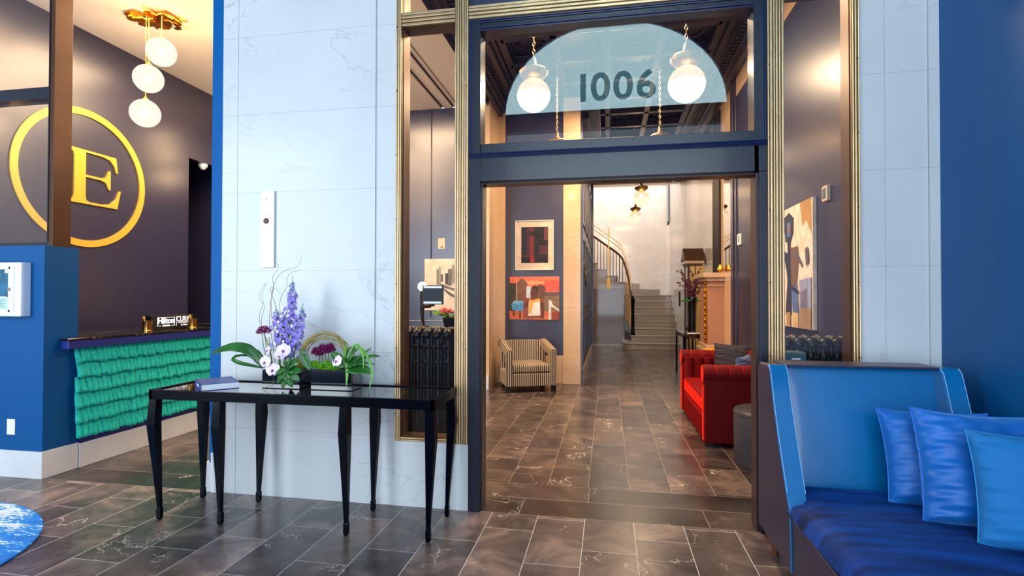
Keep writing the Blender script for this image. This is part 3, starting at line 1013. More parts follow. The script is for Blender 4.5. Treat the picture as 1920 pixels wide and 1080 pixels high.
# counter objects
sg = thing('counter_sign', 'long black sign block with white hotel lettering on the counter', 'sign', (-4.3, 4.62, 1.03))
B(-4.36, -4.30, 4.395, 4.93, 1.03, 1.172).build('sign_block', M['dark'], sg, bevel=0.003)
RX = (radians(90), 0, radians(90))
text_mesh('lettering', 'Hilton', 0.078, (-4.298, 4.575, 1.115), RX, M['signwhite'], sg, 0.001, 0.003)
text_mesh('lettering', 'HONORS', 0.021, (-4.298, 4.575, 1.068), RX, M['signwhite'], sg, 0.001, 0.001)
text_mesh('lettering', 'CURIO', 0.07, (-4.298, 4.80, 1.128), RX, M['signwhite'], sg, 0.001, 0.001, sx=0.9)
text_mesh('lettering', 'COLLECTION', 0.026, (-4.298, 4.80, 1.093), RX, M['signwhite'], sg, 0.001, 0.0005)
text_mesh('lettering', 'by Hilton', 0.022, (-4.298, 4.80, 1.068), RX, M['signwhite'], sg, 0.001, 0.0008)
mb = MB()
mb.box(-4.30, -4.297, 4.47, 4.475, 1.068, 1.15).box(-4.30, -4.297, 4.675, 4.68, 1.068, 1.15).box(-4.30, -4.297, 4.47, 4.68, 1.147, 1.152)
mb.box(-4.30, -4.297, 4.47, 4.515, 1.066, 1.070).box(-4.30, -4.297, 4.635, 4.68, 1.066, 1.070).box(-4.30, -4.297, 4.700, 4.704, 1.06, 1.16)
mb.build('sign_border', M['signwhite'], sg)
cups = []
for i, (y, lab) in enumerate([(4.25, 'brass desk canister left of the black sign block'), (4.80, 'brass desk canister in front of the right end of the black sign block')]):
    c = thing('brass_canister', lab, 'canister', (-4.2, y, 1.03), 'brass canisters on the counter')
    MB().lathe([(0.045, 0), (0.045, 0.012), (0.043, 0.014), (0.043, 0.096), (0.045, 0.1), (0.036, 0.1), (0.036, 0.09), (0.0001, 0.088)], (-4.2, y, 1.03), 24).build('cup', M['polished_brass'], c, smooth=True)
    MB().tube([(-4.2, y - 0.02, 1.12), (-4.2, y - 0.032, 1.155)], 0.006, 6).sphere((-4.2, y - 0.034, 1.158), 0.012, 8, 6).build('pen', M['gold'], c, smooth=True)
lt = thing('laptop', 'open black laptop with thin gold edge on the counter end', 'laptop', (-4.55, 5.45, 1.03))
B(-4.62, -4.40, 5.30, 5.62, 1.03, 1.045).build('laptop_base', M['dark'], lt, bevel=0.002)
MB().prism([(-4.42, 1.045), (-4.41, 1.045), (-4.30, 1.19), (-4.31, 1.19)], 'y', 5.30, 5.62).build('laptop_lid', M['dark'], lt)
MB().tube([(-4.30, 5.30, 1.19), (-4.41, 5.30, 1.045), (-4.41, 5.62, 1.045), (-4.30, 5.62, 1.19), (-4.30, 5.30, 1.19)], 0.0025, 5).build('laptop_trim', M['gold'], lt)
dc = thing('dome_camera', 'small white dome camera in the dark doorway top', 'camera', (-5.62, 6.55, 3.21))
MB().lathe([(0.055, 0.0), (0.06, -0.03), (0.055, -0.045)], (-5.56, 6.52, 3.21), 16).build('camera_base', M['white'], dc, smooth=True)
MB().sphere((-5.56, 6.52, 3.17), 0.045, 14, 8, 0, pi / 2).build('camera_dome', M['whitemetal'], dc, smooth=True)

# control cabinet on the blue half wall
cx_ = thing('control_cabinet', 'white wall cabinet with glazed door holding a blue printed sheet', 'wall cabinet', (-4.46, 3.2, 1.205))
B(-4.70, -4.245, 3.205, 3.28, 1.205, 1.605).build('cabinet_body', M['whitemetal'], cx_, bevel=0.008)
mb = MB()
mb.box(-4.66, -4.33, 3.198, 3.206, 1.237, 1.257).box(-4.66, -4.33, 3.198, 3.206, 1.553, 1.573).box(-4.35, -4.30, 3.198, 3.206, 1.237, 1.573).box(-4.68, -4.62, 3.198, 3.206, 1.237, 1.573)
dd = mb.build('cabinet_door', M['white'], cx_, bevel=0.002)
mb = MB()
mb.slot(0).box(-4.62, -4.35, 3.20, 3.204, 1.257, 1.553)
mb.slot(1).box(-4.62, -4.35, 3.1985, 3.20, 1.257, 1.345)
mb.slot(2)
for k in range(5):
    mb.box(-4.61, -4.37 - 0.02 * (k % 2), 3.1975, 3.1985, 1.275 + k * 0.013, 1.278 + k * 0.013)
mb.slot(3).box(-4.378, -4.352, 3.1975, 3.20, 1.525, 1.55).box(-4.61, -4.36, 3.1975, 3.20, 1.345, 1.352)
mb.build('printed_sheet', [mat('sheet_teal', (24, 92, 120), 0.5, var=0.6, vscale=12), mat('sheet_pale', (176, 214, 210), 0.6), mat('ink', (40, 60, 70), 0.6), M['white']], cx_)
MB().lathe([(0.011, 0), (0.011, 0.012), (0.0001, 0.014)], (0, 0, 0), 12)
k_ = MB()
k_.T = Matrix.Translation((-4.335, 3.198, 1.405)) @ Matrix.Rotation(radians(90), 4, 'X')
k_.lathe([(0.013, 0), (0.013, 0.010), (0.0001, 0.012)], (0, 0, 0), 14)
k_.build('lock', M['screw'], dd)
ol = thing('wall_outlet', 'white double power outlet low on the blue half wall', 'outlet', (-4.41, D, 0.315))
B(-4.447, -4.375, D - 0.006, D, 0.315, 0.432).build('cover_plate', M['white'], ol, bevel=0.003)
MB().box(-4.427, -4.395, D - 0.009, D - 0.006, 0.335, 0.368).box(-4.427, -4.395, D - 0.009, D - 0.006, 0.38, 0.413).build('socket', M['whitemetal'], ol, bevel=0.002)

# blank plate on the pier
bp = thing('wall_plate', 'tall blank white cover plate with a key lock on the marble pier', 'wall plate', (-2.283, D, 1.553))
MB().box(-2.332, -2.232, D - 0.016, D - 0.004, 1.553, 2.075).box(-2.325, -2.24, D - 0.004, D, 1.56, 2.07).build('cover', M['white'], bp, bevel=0.004)
k_ = MB()
k_.T = Matrix.Translation((-2.29, D - 0.016, 1.87)) @ Matrix.Rotation(radians(90), 4, 'X')
k_.lathe([(0.019, 0), (0.019, 0.004), (0.013, 0.006), (0.0001, 0.007)], (0, 0, 0), 18)
k_.build('lock', M['brassdark'], bp)
k_ = MB()
k_.T = Matrix.Translation((-2.29, D - 0.016, 2.02)) @ Matrix.Rotation(radians(90), 4, 'X')
k_.lathe([(0.006, 0), (0.005, 0.002), (0.0001, 0.003)], (0, 0, 0), 10)
k_.build('screw', M['screw'], bp)

# ================================================================== CONSOLE TABLE
cs = thing('console_table', 'long black lacquered console table on eight tapering legs', 'console table', (-1.83, 3.0, 0))
X0, X1, Y0_, Y1_ = -2.725, -0.93, 2.775, 3.215
mb = MB()
mb.box(X0, X1, Y0_, Y0_ + 0.022, 0.735, 0.792).box(X0, X1, Y1_ - 0.022, Y1_, 0.735, 0.792).box(X0, X0 + 0.022, Y0_, Y1_, 0.735, 0.792).box(X1 - 0.022, X1, Y0_, Y1_, 0.735, 0.792)
mb.build('frame', M['black'], cs, bevel=0.002)
B(X0 + 0.02, X1 - 0.02, Y0_ + 0.02, Y1_ - 0.02, 0.772, 0.785).build('table_top', M['blackglass'], cs)
for (x, y, sx_, sy_) in [(X0, Y0_, 1, 1), (X1, Y0_, -1, 1), (X0, Y1_, 1, -1), (X1, Y1_, -1, -1), (-2.265, Y0_, 1, 1), (-1.46, Y0_, -1, 1), (-2.265, Y1_, 1, -1), (-1.46, Y1_, -1, -1)]:
    mid = x in (-2.265, -1.46)
    # rings: (z, half width, centre inset)
    vs = []
    for (z, hw, ins) in [(0.735, 0.025, 0.026), (0.58, 0.028, 0.020), (0.30, 0.018, 0.034), (0.065, 0.0105, 0.044)]:
        cxx = x + (0 if mid else sx_ * ins)
        cyy = y + sy_ * ins
        vs += [(cxx - hw, cyy - hw, z), (cxx + hw, cyy - hw, z), (cxx + hw, cyy + hw, z), (cxx - hw, cyy + hw, z)]
    fs = [(0, 1, 2, 3), (12, 13, 14, 15)]
    for r in range(3):
        for k in range(4):
            fs.append((r * 4 + k, r * 4 + (k + 1) % 4, (r + 1) * 4 + (k + 1) % 4, (r + 1) * 4 + k))
    lg = MB()._add(vs, fs).build('leg', M['black'], cs, bevel=0.0015, bseg=1)
    cxx = x + (0 if mid else sx_ * 0.044)
    cyy = y + sy_ * 0.044
    f = MB()
    f.T = Matrix.Translation((cxx, cyy, 0)) @ Matrix.Rotation(radians(45), 4, 'Z')
    f.lathe([(0.010, 0), (0.0185, 0.012), (0.0185, 0.068), (0.015, 0.072)], (0, 0, 0), 4)
    f.build('foot', M['black'], lg)

bk = thing('hardcover_book', 'thick blue hardcover book lying at the left end of the console table', 'book', (-2.43, 2.982, 0.7855))
bk.rotation_euler[2] = radians(47)
b_ = MB()
b_.T = None


def local_build(mbf, name, m, par, **kw):
    """mesh given in the parent's own axes"""
    o = mbf.build(name, m, None, **kw)
    org = o.location.copy()
    o.data.transform(Matrix.Translation(org))
    o.location = (0, 0, 0)
    o.parent = par
    return o


local_build(MB().box(-0.105, 0.105, -0.14, 0.14, 0, 0.003).box(-0.105, 0.105, -0.14, 0.14, 0.037, 0.040).box(-0.105, -0.101, -0.14, 0.14, 0, 0.040), 'cover', M['bookblue'], bk, bevel=0.001)
local_build(B(-0.101, 0.101, -0.136, 0.136, 0.003, 0.037), 'pages', M['paper'], bk)
# the silver title is too small to read in the photograph: a band of short foil strokes
random.seed(77)
tt_ = MB()
x_ = -0.085
while x_ < 0.08:
    h_ = 0.004 if abs(x_) > 0.055 else 0.016
    w_ = random.uniform(0.003, 0.008)
    tt_.prism([(x_, -h_ / 2), (x_ + 0.002, -h_ / 2), (x_ + w_, h_ / 2), (x_ + w_ - 0.002, h_ / 2)], 'z', 0.0400, 0.0404)
    x_ += w_ + 0.0015
local_build(tt_, 'title_strokes', mat('silver_foil', (226, 226, 236), 0.4), bk)
local_build(B(-0.1056, -0.105, -0.05, 0.02, 0.012, 0.028), 'spine_mark', M['white'], bk)


# ------------------------------------------------------------------ plants
def leaf(mb, pts, wid, droop=0.25, n=6):
    """ribbon leaf along a centre line, folded along its midrib"""
    pts = smooth_path([Vector(p) for p in pts], 1)
    m = len(pts) - 1

    def fn(u, v):
        t = v * m
        i = min(int(t), m - 1)
        p = pts[i].lerp(pts[i + 1], t - i)
        d = (pts[min(i + 1, m)] - pts[max(i - 0, 0)]).normalized()
        side = d.cross(Vector((0, -0.78, 0.62)))
        if side.length < 0.2:
            side = d.cross(Vector((0.3, 1, 0)))
        side.normalize()
        up = side.cross(d).normalized()
        k = u * 2 - 1
        wv = wid * (sin(pi * min(1, max(0.02, v)) ** 0.8)) ** 0.7 + 0.001
        return tuple(p + side * k * wv + up * (abs(k) * wv * droop))
    mb.grid(fn, 4, n * 2)


def petal_disc(mb, c, nrm, r, n, wfac=0.5, cup=0.2, twist=0, pts=5):
    c = Vector(c)
    nrm = Vector(nrm).normalized()
    a = nrm.orthogonal().normalized()
    b = nrm.cross(a)
    for k in range(n):
        th = 2 * pi * k / n + twist
        d = a * cos(th) + b * sin(th)
        e_ = nrm.cross(d)
        wv = r * wfac
        P = [c + d * r * 0.08, c + d * r * 0.5 + e_ * wv * 0.5 + nrm * r * cup * 0.5, c + d * r * 0.85 + e_ * wv * 0.42 + nrm * r * cup, c + d * r + nrm * r * cup * 1.1,
             c + d * r * 0.85 - e_ * wv * 0.42 + nrm * r * cup, c + d * r * 0.5 - e_ * wv * 0.5 + nrm * r * cup * 0.5]
        mb.poly([tuple(p) for p in P])


def pom(mb, c, r, n=60, l=0.6, squash=1.0):
    """ball bloom made of many narrow petals"""
    c = Vector(c)
    for i in range(n):
        z = 1 - 1.55 * (i + 0.5) / n
        a = i * 2.39996
        q = sqrt(max(0, 1 - z * z))
        d = Vector((q * cos(a), q * sin(a), z * squash)).normalized()
        s_ = d.orthogonal().normalized()
        t_ = d.cross(s_)
        w_ = r * 0.12
        base = c + d * r * (1 - l)
        tip = c + d * r * random.uniform(0.95, 1.08)
        rr = random.random() * pi
        e1 = s_ * cos(rr) + t_ * sin(rr)
        e2 = d.cross(e1)
        mid = (base + tip) / 2 + e2 * w_ * 0.3
        mb._add([tuple(base - e1 * w_ * 0.5), tuple(base + e1 * w_ * 0.5), tuple(mid + e1 * w_), tuple(tip), tuple(mid - e1 * w_)], [(0, 1, 2, 3, 4)])
    mb.sphere(tuple(c), r * 0.5, 10, 7)


def orchid(par, c, nrm, r):
    mb = MB()
    c = Vector(c)
    nrm = Vector(nrm).normalized()
    a = nrm.cross(Vector((0, 0, 1))).normalized()
    b = a.cross(nrm)
    # two broad petals, three sepals
    for (dx, dz, w_, l_) in ((1, 0.2, 1.45, 1.0), (-1, 0.2, 1.45, 1.0), (0.02, 1, 0.95, 0.95), (0.7, -0.85, 0.85, 0.9), (-0.7, -0.85, 0.85, 0.9)):
        d = (a * dx + b * dz).normalized()
        e_ = nrm.cross(d).normalized()
        N_ = 12
        ring = []
        for k in range(N_):
            t = 2 * pi * k / N_
            u = (1 - cos(t)) / 2
            ring.append(tuple(c + d * r * l_ * (0.06 + 0.94 * u) + e_ * sin(t) * r * w_ * 0.5 * (0.65 + 0.35 * u) - nrm * r * (0.18 * abs(sin(t)) * u) + nrm * (0.002 if w_ > 0.9 else 0)))
        mid = tuple(c + d * r * l_ * 0.5 + nrm * r * 0.10)
        o_ = len(mb.v)
        mb._add(ring + [mid], [(k, (k + 1) % N_, N_) for k in range(N_)])
    o = mb.build('orchid_bloom', M['orchid'], par, smooth=True, angle=60)
    lp = MB()
    lp.sphere(tuple(c + nrm * r * 0.16 - b * r * 0.12), r * 0.16, 8, 6).sphere(tuple(c + nrm * r * 0.22 - b * r * 0.3), r * 0.09, 6, 5)
    lp.build('lip', mat('orchid_lip', (150, 60, 130), 0.5) if 'orchid_lip' not in bpy.data.materials else bpy.data.materials['orchid_lip'], o, smooth=True)
    return o


def vase_box(par, x0, x1, y0, y1, z0, h):
    mb = MB()
    t = 0.006
    mb.box(x0, x1, y0, y0 + t, z0, z0 + h).box(x0, x1, y1 - t, y1, z0, z0 + h).box(x0, x0 + t, y0 + t, y1 - t, z0, z0 + h).box(x1 - t, x1, y0 + t, y1 - t, z0, z0 + h).box(x0, x1, y0, y1, z0, z0 + t)
    o = mb.build('vase', M['blackglass'], par, bevel=0.002)
    B(x0 + t, x1 - t, y0 + t, y1 - t, z0 + t, z0 + h * 0.9).build('moss', M['soil'], par)
    return o


ZT = 0.7855
# first arrangement
f1 = thing('flower_arrangement', 'tall arrangement of violet delphinium, white orchids and curly twigs in a square black vase', 'flowers', (-1.975, 3.06, ZT))
vase_box(f1, -2.115, -1.86, 2.985, 3.13, ZT, 0.115)
PX = lambda px, dy=0.0: -1.975 + (px - 533) * 0.00355
PZ = lambda py: ZT + (727 - py) * 0.00335


def W(px, py, y=3.05):
    """point on this arrangement from its measured silhouette (0.0035 m steps)"""
    return Vector((PX(px), y, PZ(py)))


for (tx, ty, bx, r0, n, h0) in [(538, 518, 528, 0.040, 36, 0.60), (505, 574, 514, 0.045, 18, 0.4), (520, 580, 524, 0.05, 22, 0.4), (558, 570, 538, 0.042, 18, 0.4)]:
    top, bot = W(tx, ty, 3.06), W(bx, 690, 3.06)
    mb = MB()
    mb.slot(1).tube([bot, bot.lerp(top, 0.5), top], [0.004, 0.003, 0.0015], 6).slot(0)
    mc = MB()
    for i in range(n * 2):
        t = 0.13 + 0.80 * (i / (n * 2)) ** 0.85
        p = bot.lerp(top, t)
        a = i * 2.4
        rr = r0 * (1.15 - t * 0.75) * random.uniform(0.35, 1.35)
        d = Vector((cos(a), sin(a), 0.25)).normalized()
        c = p + d * rr
        if t > 0.80:
            mc.sphere(tuple(p + d * rr * 0.7), 0.010 * (1.25 - t) * 2.2, 7, 5)
        else:
            mb.slot(1).tube([p, c], 0.0009, 4).slot(0)
            petal_disc(mb, c, d + Vector((0, -0.6, 0)), 0.0165, 5, 0.85, 0.3, random.random() * 3)
    mb.build('delphinium_spike', [M['purple'], M['stem']], f1)
    if mc.v:
        mc.build('delphinium_bud', M['paleblue'], f1, smooth=True)
sp = MB()
for i in range(14):
    t = i / 13
    p = W(545 + 22 * t, 660 - 46 * t, 3.0)
    petal_disc(sp, p + Vector((random.uniform(-.01, .01), 0, random.uniform(-.01, .01))), (0.2, -1, 0.3), 0.014, 5, 0.9, 0.3, i)
sp.build('delphinium_spike', M['purple'], f1)
eyes = MB()
random.seed(11)
for (px, py) in [(510, 601), (522, 604), (513, 583), (528, 577), (520, 622), (532, 640), (505, 630), (541, 592), (548, 611), (516, 645), (527, 594)]:
    eyes = MB()
    petal_disc(eyes, W(px, py, 2.995), (0, -1, 0.1), 0.009, 5, 0.9, 0.1, px)
    eyes.build('floret_eye', M['orchid'], f1)
# curly willow twigs
for path in [[(505, 690), (495, 640), (492, 610), (497, 590), (492, 570), (494, 548), (505, 530), (512, 515), (524, 505), (540, 503), (552, 500), (555, 488), (550, 478)],
             [(512, 690), (503, 640), (497, 600), (500, 580), (492, 560), (498, 545), (502, 530), (499, 518), (505, 508), (510, 498), (503, 488), (507, 480)],
             [(500, 690), (486, 650), (479, 620), (474, 600), (472, 585), (478, 572), (472, 560), (474, 548), (483, 530)],
             [(500, 690), (490, 650), (480, 625), (478, 600), (482, 580), (476, 565), (478, 555), (485, 540), (482, 530)],
             [(520, 690), (517, 640), (516, 600), (514, 570), (516, 550), (525, 540), (528, 525), (533, 512), (545, 508), (551, 508)],
             [(515, 690), (508, 600), (503, 565), (494, 540), (498, 538), (508, 548), (516, 552)]]:
    pts = []
    for j, (a, b) in enumerate(path):
        pts.append(W(a, b, 3.06 + 0.02 * sin(j * 1.7)))
    fine = []
    for j in range(len(pts) - 1):
        for q in range(3):
            fine.append(pts[j].lerp(pts[j + 1], q / 3))
    fine.append(pts[-1])
    fine = smooth_path(fine, 3)
    L_ = len(fine)
    MB().tube(fine, [0.0022 * (1 - 0.65 * i / L_) for i in range(L_)], 5).build('willow_twig', M['willow'], f1, smooth=True)
mb = MB()
for (px, py, r) in [(486, 619, 0.040), (495, 622, 0.034), (480, 624, 0.03)]:
    petal_disc(mb, W(px, py, 3.03), (0.1, -0.5, 0.9), r, 16, 0.25, 0.1)
    petal_disc(mb, W(px, py - 2, 3.03), (0, -0.4, 1), r * 0.75, 12, 0.28, 0.25)
mb.build('chrysanthemum', M['magenta'], f1)
for (a, b) in [((486, 622), (500, 690)), ((495, 624), (503, 690)), ((481, 626), (496, 690)), ((520, 640), (517, 690))]:
    MB().tube([W(*a, 3.04), W((a[0] + b[0]) / 2 - 2, (a[1] + b[1]) / 2, 3.04), W(*b, 3.04)], 0.0022, 5).build('flower_stem', M['stem'], f1)
mb = MB()
leaf(mb, [W(494, 690, 3.0), W(484, 665, 2.99), (W(462, 650, 2.98)), W(440, 650, 2.96), W(418, 656, 2.95), W(401, 665, 2.94)], 0.034, 0.25, 8)
mb.build('strap_leaf', M['leaf'], f1, smooth=True, solid=0.001, angle=60)
mb = MB()
leaf(mb, [W(494, 686, 3.02), W(478, 662, 3.02), W(458, 656, 3.02), W(430, 655, 3.0), W(406, 660, 3.0)], 0.026, 0.3, 8)
mb.build('strap_leaf', M['leaf'], f1, smooth=True, solid=0.001, angle=60)
mb = MB()
leaf(mb, [W(494, 690, 2.99), W(478, 685, 2.97), W(456, 682, 2.95), W(440, 676, 2.95), W(438, 669, 2.97), W(450, 665, 3.0), W(470, 670, 3.02)], 0.012, 0.4, 8)
mb.build('strap_leaf', M['leaf'], f1, smooth=True, solid=0.001, angle=60)
mb = MB()
ctr = W(547, 688, 2.955)
for (px, py, w_) in [(530, 716, .026), (541, 724, .028), (559, 721, .030), (573, 710, .028), (577, 692, .026), (569, 671, .028), (553, 666, .022), (524, 700, .018)]:
    e_ = W(px, py, 2.945)
    leaf(mb, [ctr, ctr.lerp(e_, 0.5) + Vector((0, -0.02, 0.006)), e_ + Vector((0, 0.0, -0.002))], w_, 0.15, 4)
mb.build('lobed_leaf', M['leaf'], f1, smooth=True, solid=0.0008, angle=60)
mb = MB()
for (px, py, r) in [(540, 690, .03), (532, 682, .026), (555, 690, .03), (516, 692, .026), (500, 686, .024), (548, 678, .026)]:
    pom(mb, W(px, py, 3.04), r, 60)
mb.build('green_chrysanthemum', M['mum'], f1)
for (px, py, nn, r) in [(541, 655, (0.15, -1, 0.15), 0.046), (511, 656, (-0.6, -0.8, 0.2), 0.034), (506, 677, (-0.15, -1, 0.1), 0.042), (521, 691, (0.1, -1, 0.25), 0.046), (533, 665, (0.2, -1, -0.2), 0.034)]:
    orchid(f1, W(px, py, 2.95), nn, r)
MB().tube([W(519, 705, 2.97), W(520, 715, 2.96), W(510, 722, 2.95), W(503, 726, 2.95)], 0.0012, 5).build('orchid_root', M['stem'], f1)

# second arrangement
f2 = thing('flower_arrangement', 'low arrangement with a golden twig arch and magenta blooms in a square black vase', 'flowers', (-1.645, 3.05, ZT))
vase_box(f2, -1.785, -1.515, 2.985, 3.12, ZT, 0.125)


def V2(px, py, y=3.05):
    return Vector((-1.645 + (px - 627) * 0.00355, y, ZT + (731 - py) * 0.0034))


for k in range(14):
    rx = random.uniform(44, 52)
    rz = random.uniform(44, 60)
    cxp = 607 + random.uniform(-3, 3)
    y0 = 3.03 + random.uniform(-0.03, 0.03)
    pts = []
    for i in range(22):
        a = pi * (1.0 - i / 21) if True else 0
        pts.append(V2(cxp + rx * cos(a) + 2 * sin(i * 0.9 + k), 686 - rz * sin(a) + (10 if i == 0 else 0) + 1.3 * sin(i * 1.3 + k * 2), y0 + 0.012 * sin(i * 0.5 + k)))
    MB().tube(smooth_path(pts, 1), 0.0021, 5).build('willow_twig', M['willow'], f2, smooth=True)
for k, path in enumerate([[(600, 640), (590, 622), (580, 606), (570, 603), (562, 608)], [(615, 630), (600, 621), (585, 617), (572, 614)], [(607, 626), (606, 620), (594, 618)]]):
    MB().tube(smooth_path([V2(a, b, 3.03) for a, b in path], 2), 0.0009, 5).build('willow_twig', M['willow'], f2)
mb = MB()
for (px, py, r) in [(594, 661, .03), (606, 657, .034), (619, 654, .030), (590, 665, .022), (600, 667, .028), (614, 662, .028), (624, 659, .022)]:
    pom(mb, V2(px, py, 3.01), r, 90, squash=0.7)
mb.build('magenta_chrysanthemum', M['magenta'], f2)
for px in (597, 602, 608, 614, 620, 624):
    MB().tube([V2(px, 662, 3.03), V2(px - 1, 688, 3.03)], 0.0028, 6).build('flower_stem', M['stem'], f2)
mb = MB()
for (px, py, r) in [(592, 687, .034), (604, 690, .028), (615, 684, .026), (622, 690, .03), (636, 688, .03), (630, 694, .024), (610, 695, .02), (645, 686, .024)]:
    pom(mb, V2(px, py, 3.0), r, 80)
mb.build('green_chrysanthemum', M['mum'], f2)
orchid(f2, V2(641, 677, 2.95), (-0.3, -0.9, 0.4), 0.04)
for (path, w_, mm) in [([(655, 680), (660, 668), (668, 658), (672, 650)], .03, 'leaf'), ([(655, 690), (675, 672), (692, 660), (700, 654)], .012, 'leaf'), ([(655, 690), (685, 668), (705, 666), (716, 668)], .012, 'leaf'),
                       ([(652, 690), (668, 674), (684, 676), (690, 682)], .034, 'leaf'), ([(655, 694), (676, 690), (690, 692), (702, 698)], .034, 'leaf'), ([(650, 690), (640, 670), (628, 662)], .03, 'leaf'),
                       ([(590, 695), (580, 680), (574, 665), (577, 658)], .026, 'leaf'), ([(650, 690), (652, 670), (655, 655), (658, 645)], .008, 'leaf2'),
                       ([(652, 690), (658, 670), (666, 650), (676, 643), (686, 655), (690, 675), (689, 690)], .008, 'leaf2'),
                       ([(655, 690), (670, 655), (680, 645), (692, 665), (706, 685), (706, 705), (698, 730)], .007, 'leaf2'),
                       ([(650, 670), (657, 680), (659, 700), (658, 722)], .009, 'leaf2'), ([(655, 690), (680, 680), (700, 678), (708, 682)], .006, 'leaf')]:
    mb = MB()
    n_ = len(path)
    leaf(mb, [V2(a, b, 2.98 - 0.035 * (i / n_ if mm == 'leaf2' else 0.3)) for i, (a, b) in enumerate(path)], w_, 0.3, 8)
    mb.build('strap_leaf' if w_ > .01 else 'grass_blade', M[mm], f2, smooth=True, solid=0.001, angle=60)

# ================================================================== RUG
mb = MB()


def rug_material():
    s = NT('blue_and_white_rug_pile')
    g = s.n('ShaderNodeNewGeometry')
    mp = s.n('ShaderNodeMapping')
    mp.inputs['Scale'].default_value = (3.0, 9.0, 1)
    mp.inputs['Rotation'].default_value = (0, 0, 0.25)
    s.l(g.outputs['Position'], mp.inputs['Vector'])
    n1 = s.n('ShaderNodeTexNoise', i_Scale=1.3, i_Detail=2.0, i_Distortion=1.0)
    s.l(mp.outputs[0], n1.inputs['Vector'])
    mp2 = s.n('ShaderNodeMapping')
    mp2.inputs['Scale'].default_value = (34.0, 90.0, 1)
    s.l(g.outputs['Position'], mp2.inputs['Vector'])
    n2 = s.n('ShaderNodeTexNoise', i_Scale=1.0, i_Detail=3.0)
    s.l(mp2.outputs[0], n2.inputs['Vector'])
    # distance from the rug centre -> pale border band, blue field
    vm = s.n('ShaderNodeVectorMath', operation='DISTANCE')
    s.l(g.outputs['Position'], vm.inputs[0])
    vm.inputs[1].default_value = (-3.95, 2.0, 0)
    rr = s.math('MULTIPLY', s.math('COSINE', s.math('MULTIPLY', vm.outputs['Value'], 9.0)), 0.10)
    q = s.math('ADD', s.math('ADD', s.math('MULTIPLY', n1.outputs[0], 0.8), s.math('MULTIPLY', n2.outputs[0], 0.75)), rr)
    c = s.ramp(q, [(0.60, lin(0, 96, 190)), (0.78, lin(16, 120, 204)), (0.865, lin(30, 134, 214)), (0.885, lin(186, 206, 222))])
    s.l(c, s.b.inputs['Base Color'])
    s.b.inputs['Roughness'].default_value = 0.95
    b = s.n('ShaderNodeBump', i_Strength=0.6, i_Distance=0.004)
    s.l(n2.outputs[0], b.inputs['Height'])
    s.l(b.outputs[0], s.b.inputs['Normal'])
    return s.m


ctrx, ctry, ra, rb = -3.95, 2.02, 0.98, 0.82
pts = [(ctrx + ra * cos(2 * pi * k / 64) * (1 + 0.0), ctry + rb * sin(2 * pi * k / 64)) for k in range(64)]
mb.prism(pts, 'z', 0.001, 0.014)
r_ = mb.build('area_rug', rug_material(), None, bevel=0.005)
tag(r_, 'round blue and white speckled rug on the foyer floor', 'rug')

# ================================================================== BLUE CHAISE
ch = thing('chaise_sofa', 'deep blue leatherette chaise with high winged back and velvet seat', 'sofa', (1.25, 2.3, 0))
XL, XR = 0.81, 1.68
YB = 3.12
# side panels: profile in (y, z)
prof = [(YB, 0.12), (YB, 0.97), (YB - 0.03, 1.005), (2.93, 1.008), (2.905, 0.985), (2.845, 0.82), (2.74, 0.60), (2.66, 0.45), (2.60, 0.36), (2.56, 0.11)]
for (a, b) in ((XL, XL + 0.088), (XR - 0.088, XR)):
    w_ = MB()
    w_.slot(0).prism(prof, 'x', a, b)
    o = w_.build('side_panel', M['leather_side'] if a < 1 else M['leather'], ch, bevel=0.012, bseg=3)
# slanted front strips of the wings
for (a, b) in ((XL + 0.002, XL + 0.086), (XR - 0.086, XR - 0.002)):
    q = [(2.93, 1.010), (2.902, 0.985), (2.842, 0.82), (2.737, 0.60), (2.655, 0.45), (2.59, 0.36)]
    poly = q + [(y + 0.02, z - 0.004) for y, z in reversed(q)]
    MB().prism(poly, 'x', a, b).build('wing_facing', M['leather'], ch, bevel=0.004, bseg=2, smooth=True)
# piping lines
for xp in (XL + 0.006, XL + 0.084, XR - 0.084, XR - 0.006):
    MB().tube([(xp, y - 0.004, z + 0.001) for y, z in [(2.93, 1.010), (2.902, 0.985), (2.842, 0.82), (2.737, 0.60), (2.655, 0.45)]], 0.0017, 6).build('piping', M['stitch'], ch, smooth=True)
# inner back


def back(u, v):
    x = XL + 0.086 + (XR - XL - 0.172) * u
    y = 2.985 - 0.135 * (1 - v) - 0.018 * sin(pi * u) ** 0.5 * sin(pi * min(1, v * 0.9 + 0.08)) ** 0.5
    return (x, y, 0.38 + 0.625 * v)


mb = MB()
mb.grid(back, 20, 16)
mb.box(XL + 0.08, XR - 0.08, 2.99, YB - 0.002, 0.12, 1.006)
mb.build('backrest', M['leather'], ch, smooth=True)
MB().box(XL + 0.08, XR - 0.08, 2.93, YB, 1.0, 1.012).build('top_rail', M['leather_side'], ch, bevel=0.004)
# base
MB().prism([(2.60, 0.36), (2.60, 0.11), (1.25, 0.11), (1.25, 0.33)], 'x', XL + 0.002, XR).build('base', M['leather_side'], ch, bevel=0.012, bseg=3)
MB().tube([(XL, 2.575, 0.12), (XL - 0.001, 2.59, 0.36)], 0.004, 6).build('seam', M['leather'], ch)


def seat(u, v):
    # closed pillow-like section across x, running along y
    return None


mb = MB()
NU, NV = 34, 40
vs = []
x0s, x1s, y0s, y1s = XL - 0.004, XR - 0.09, 1.22, 2.90


def se(t, n=0.45):
    return (abs(cos(t)) ** n) * (1 if cos(t) > 0 else -1), (abs(sin(t)) ** n) * (1 if sin(t) > 0 else -1)


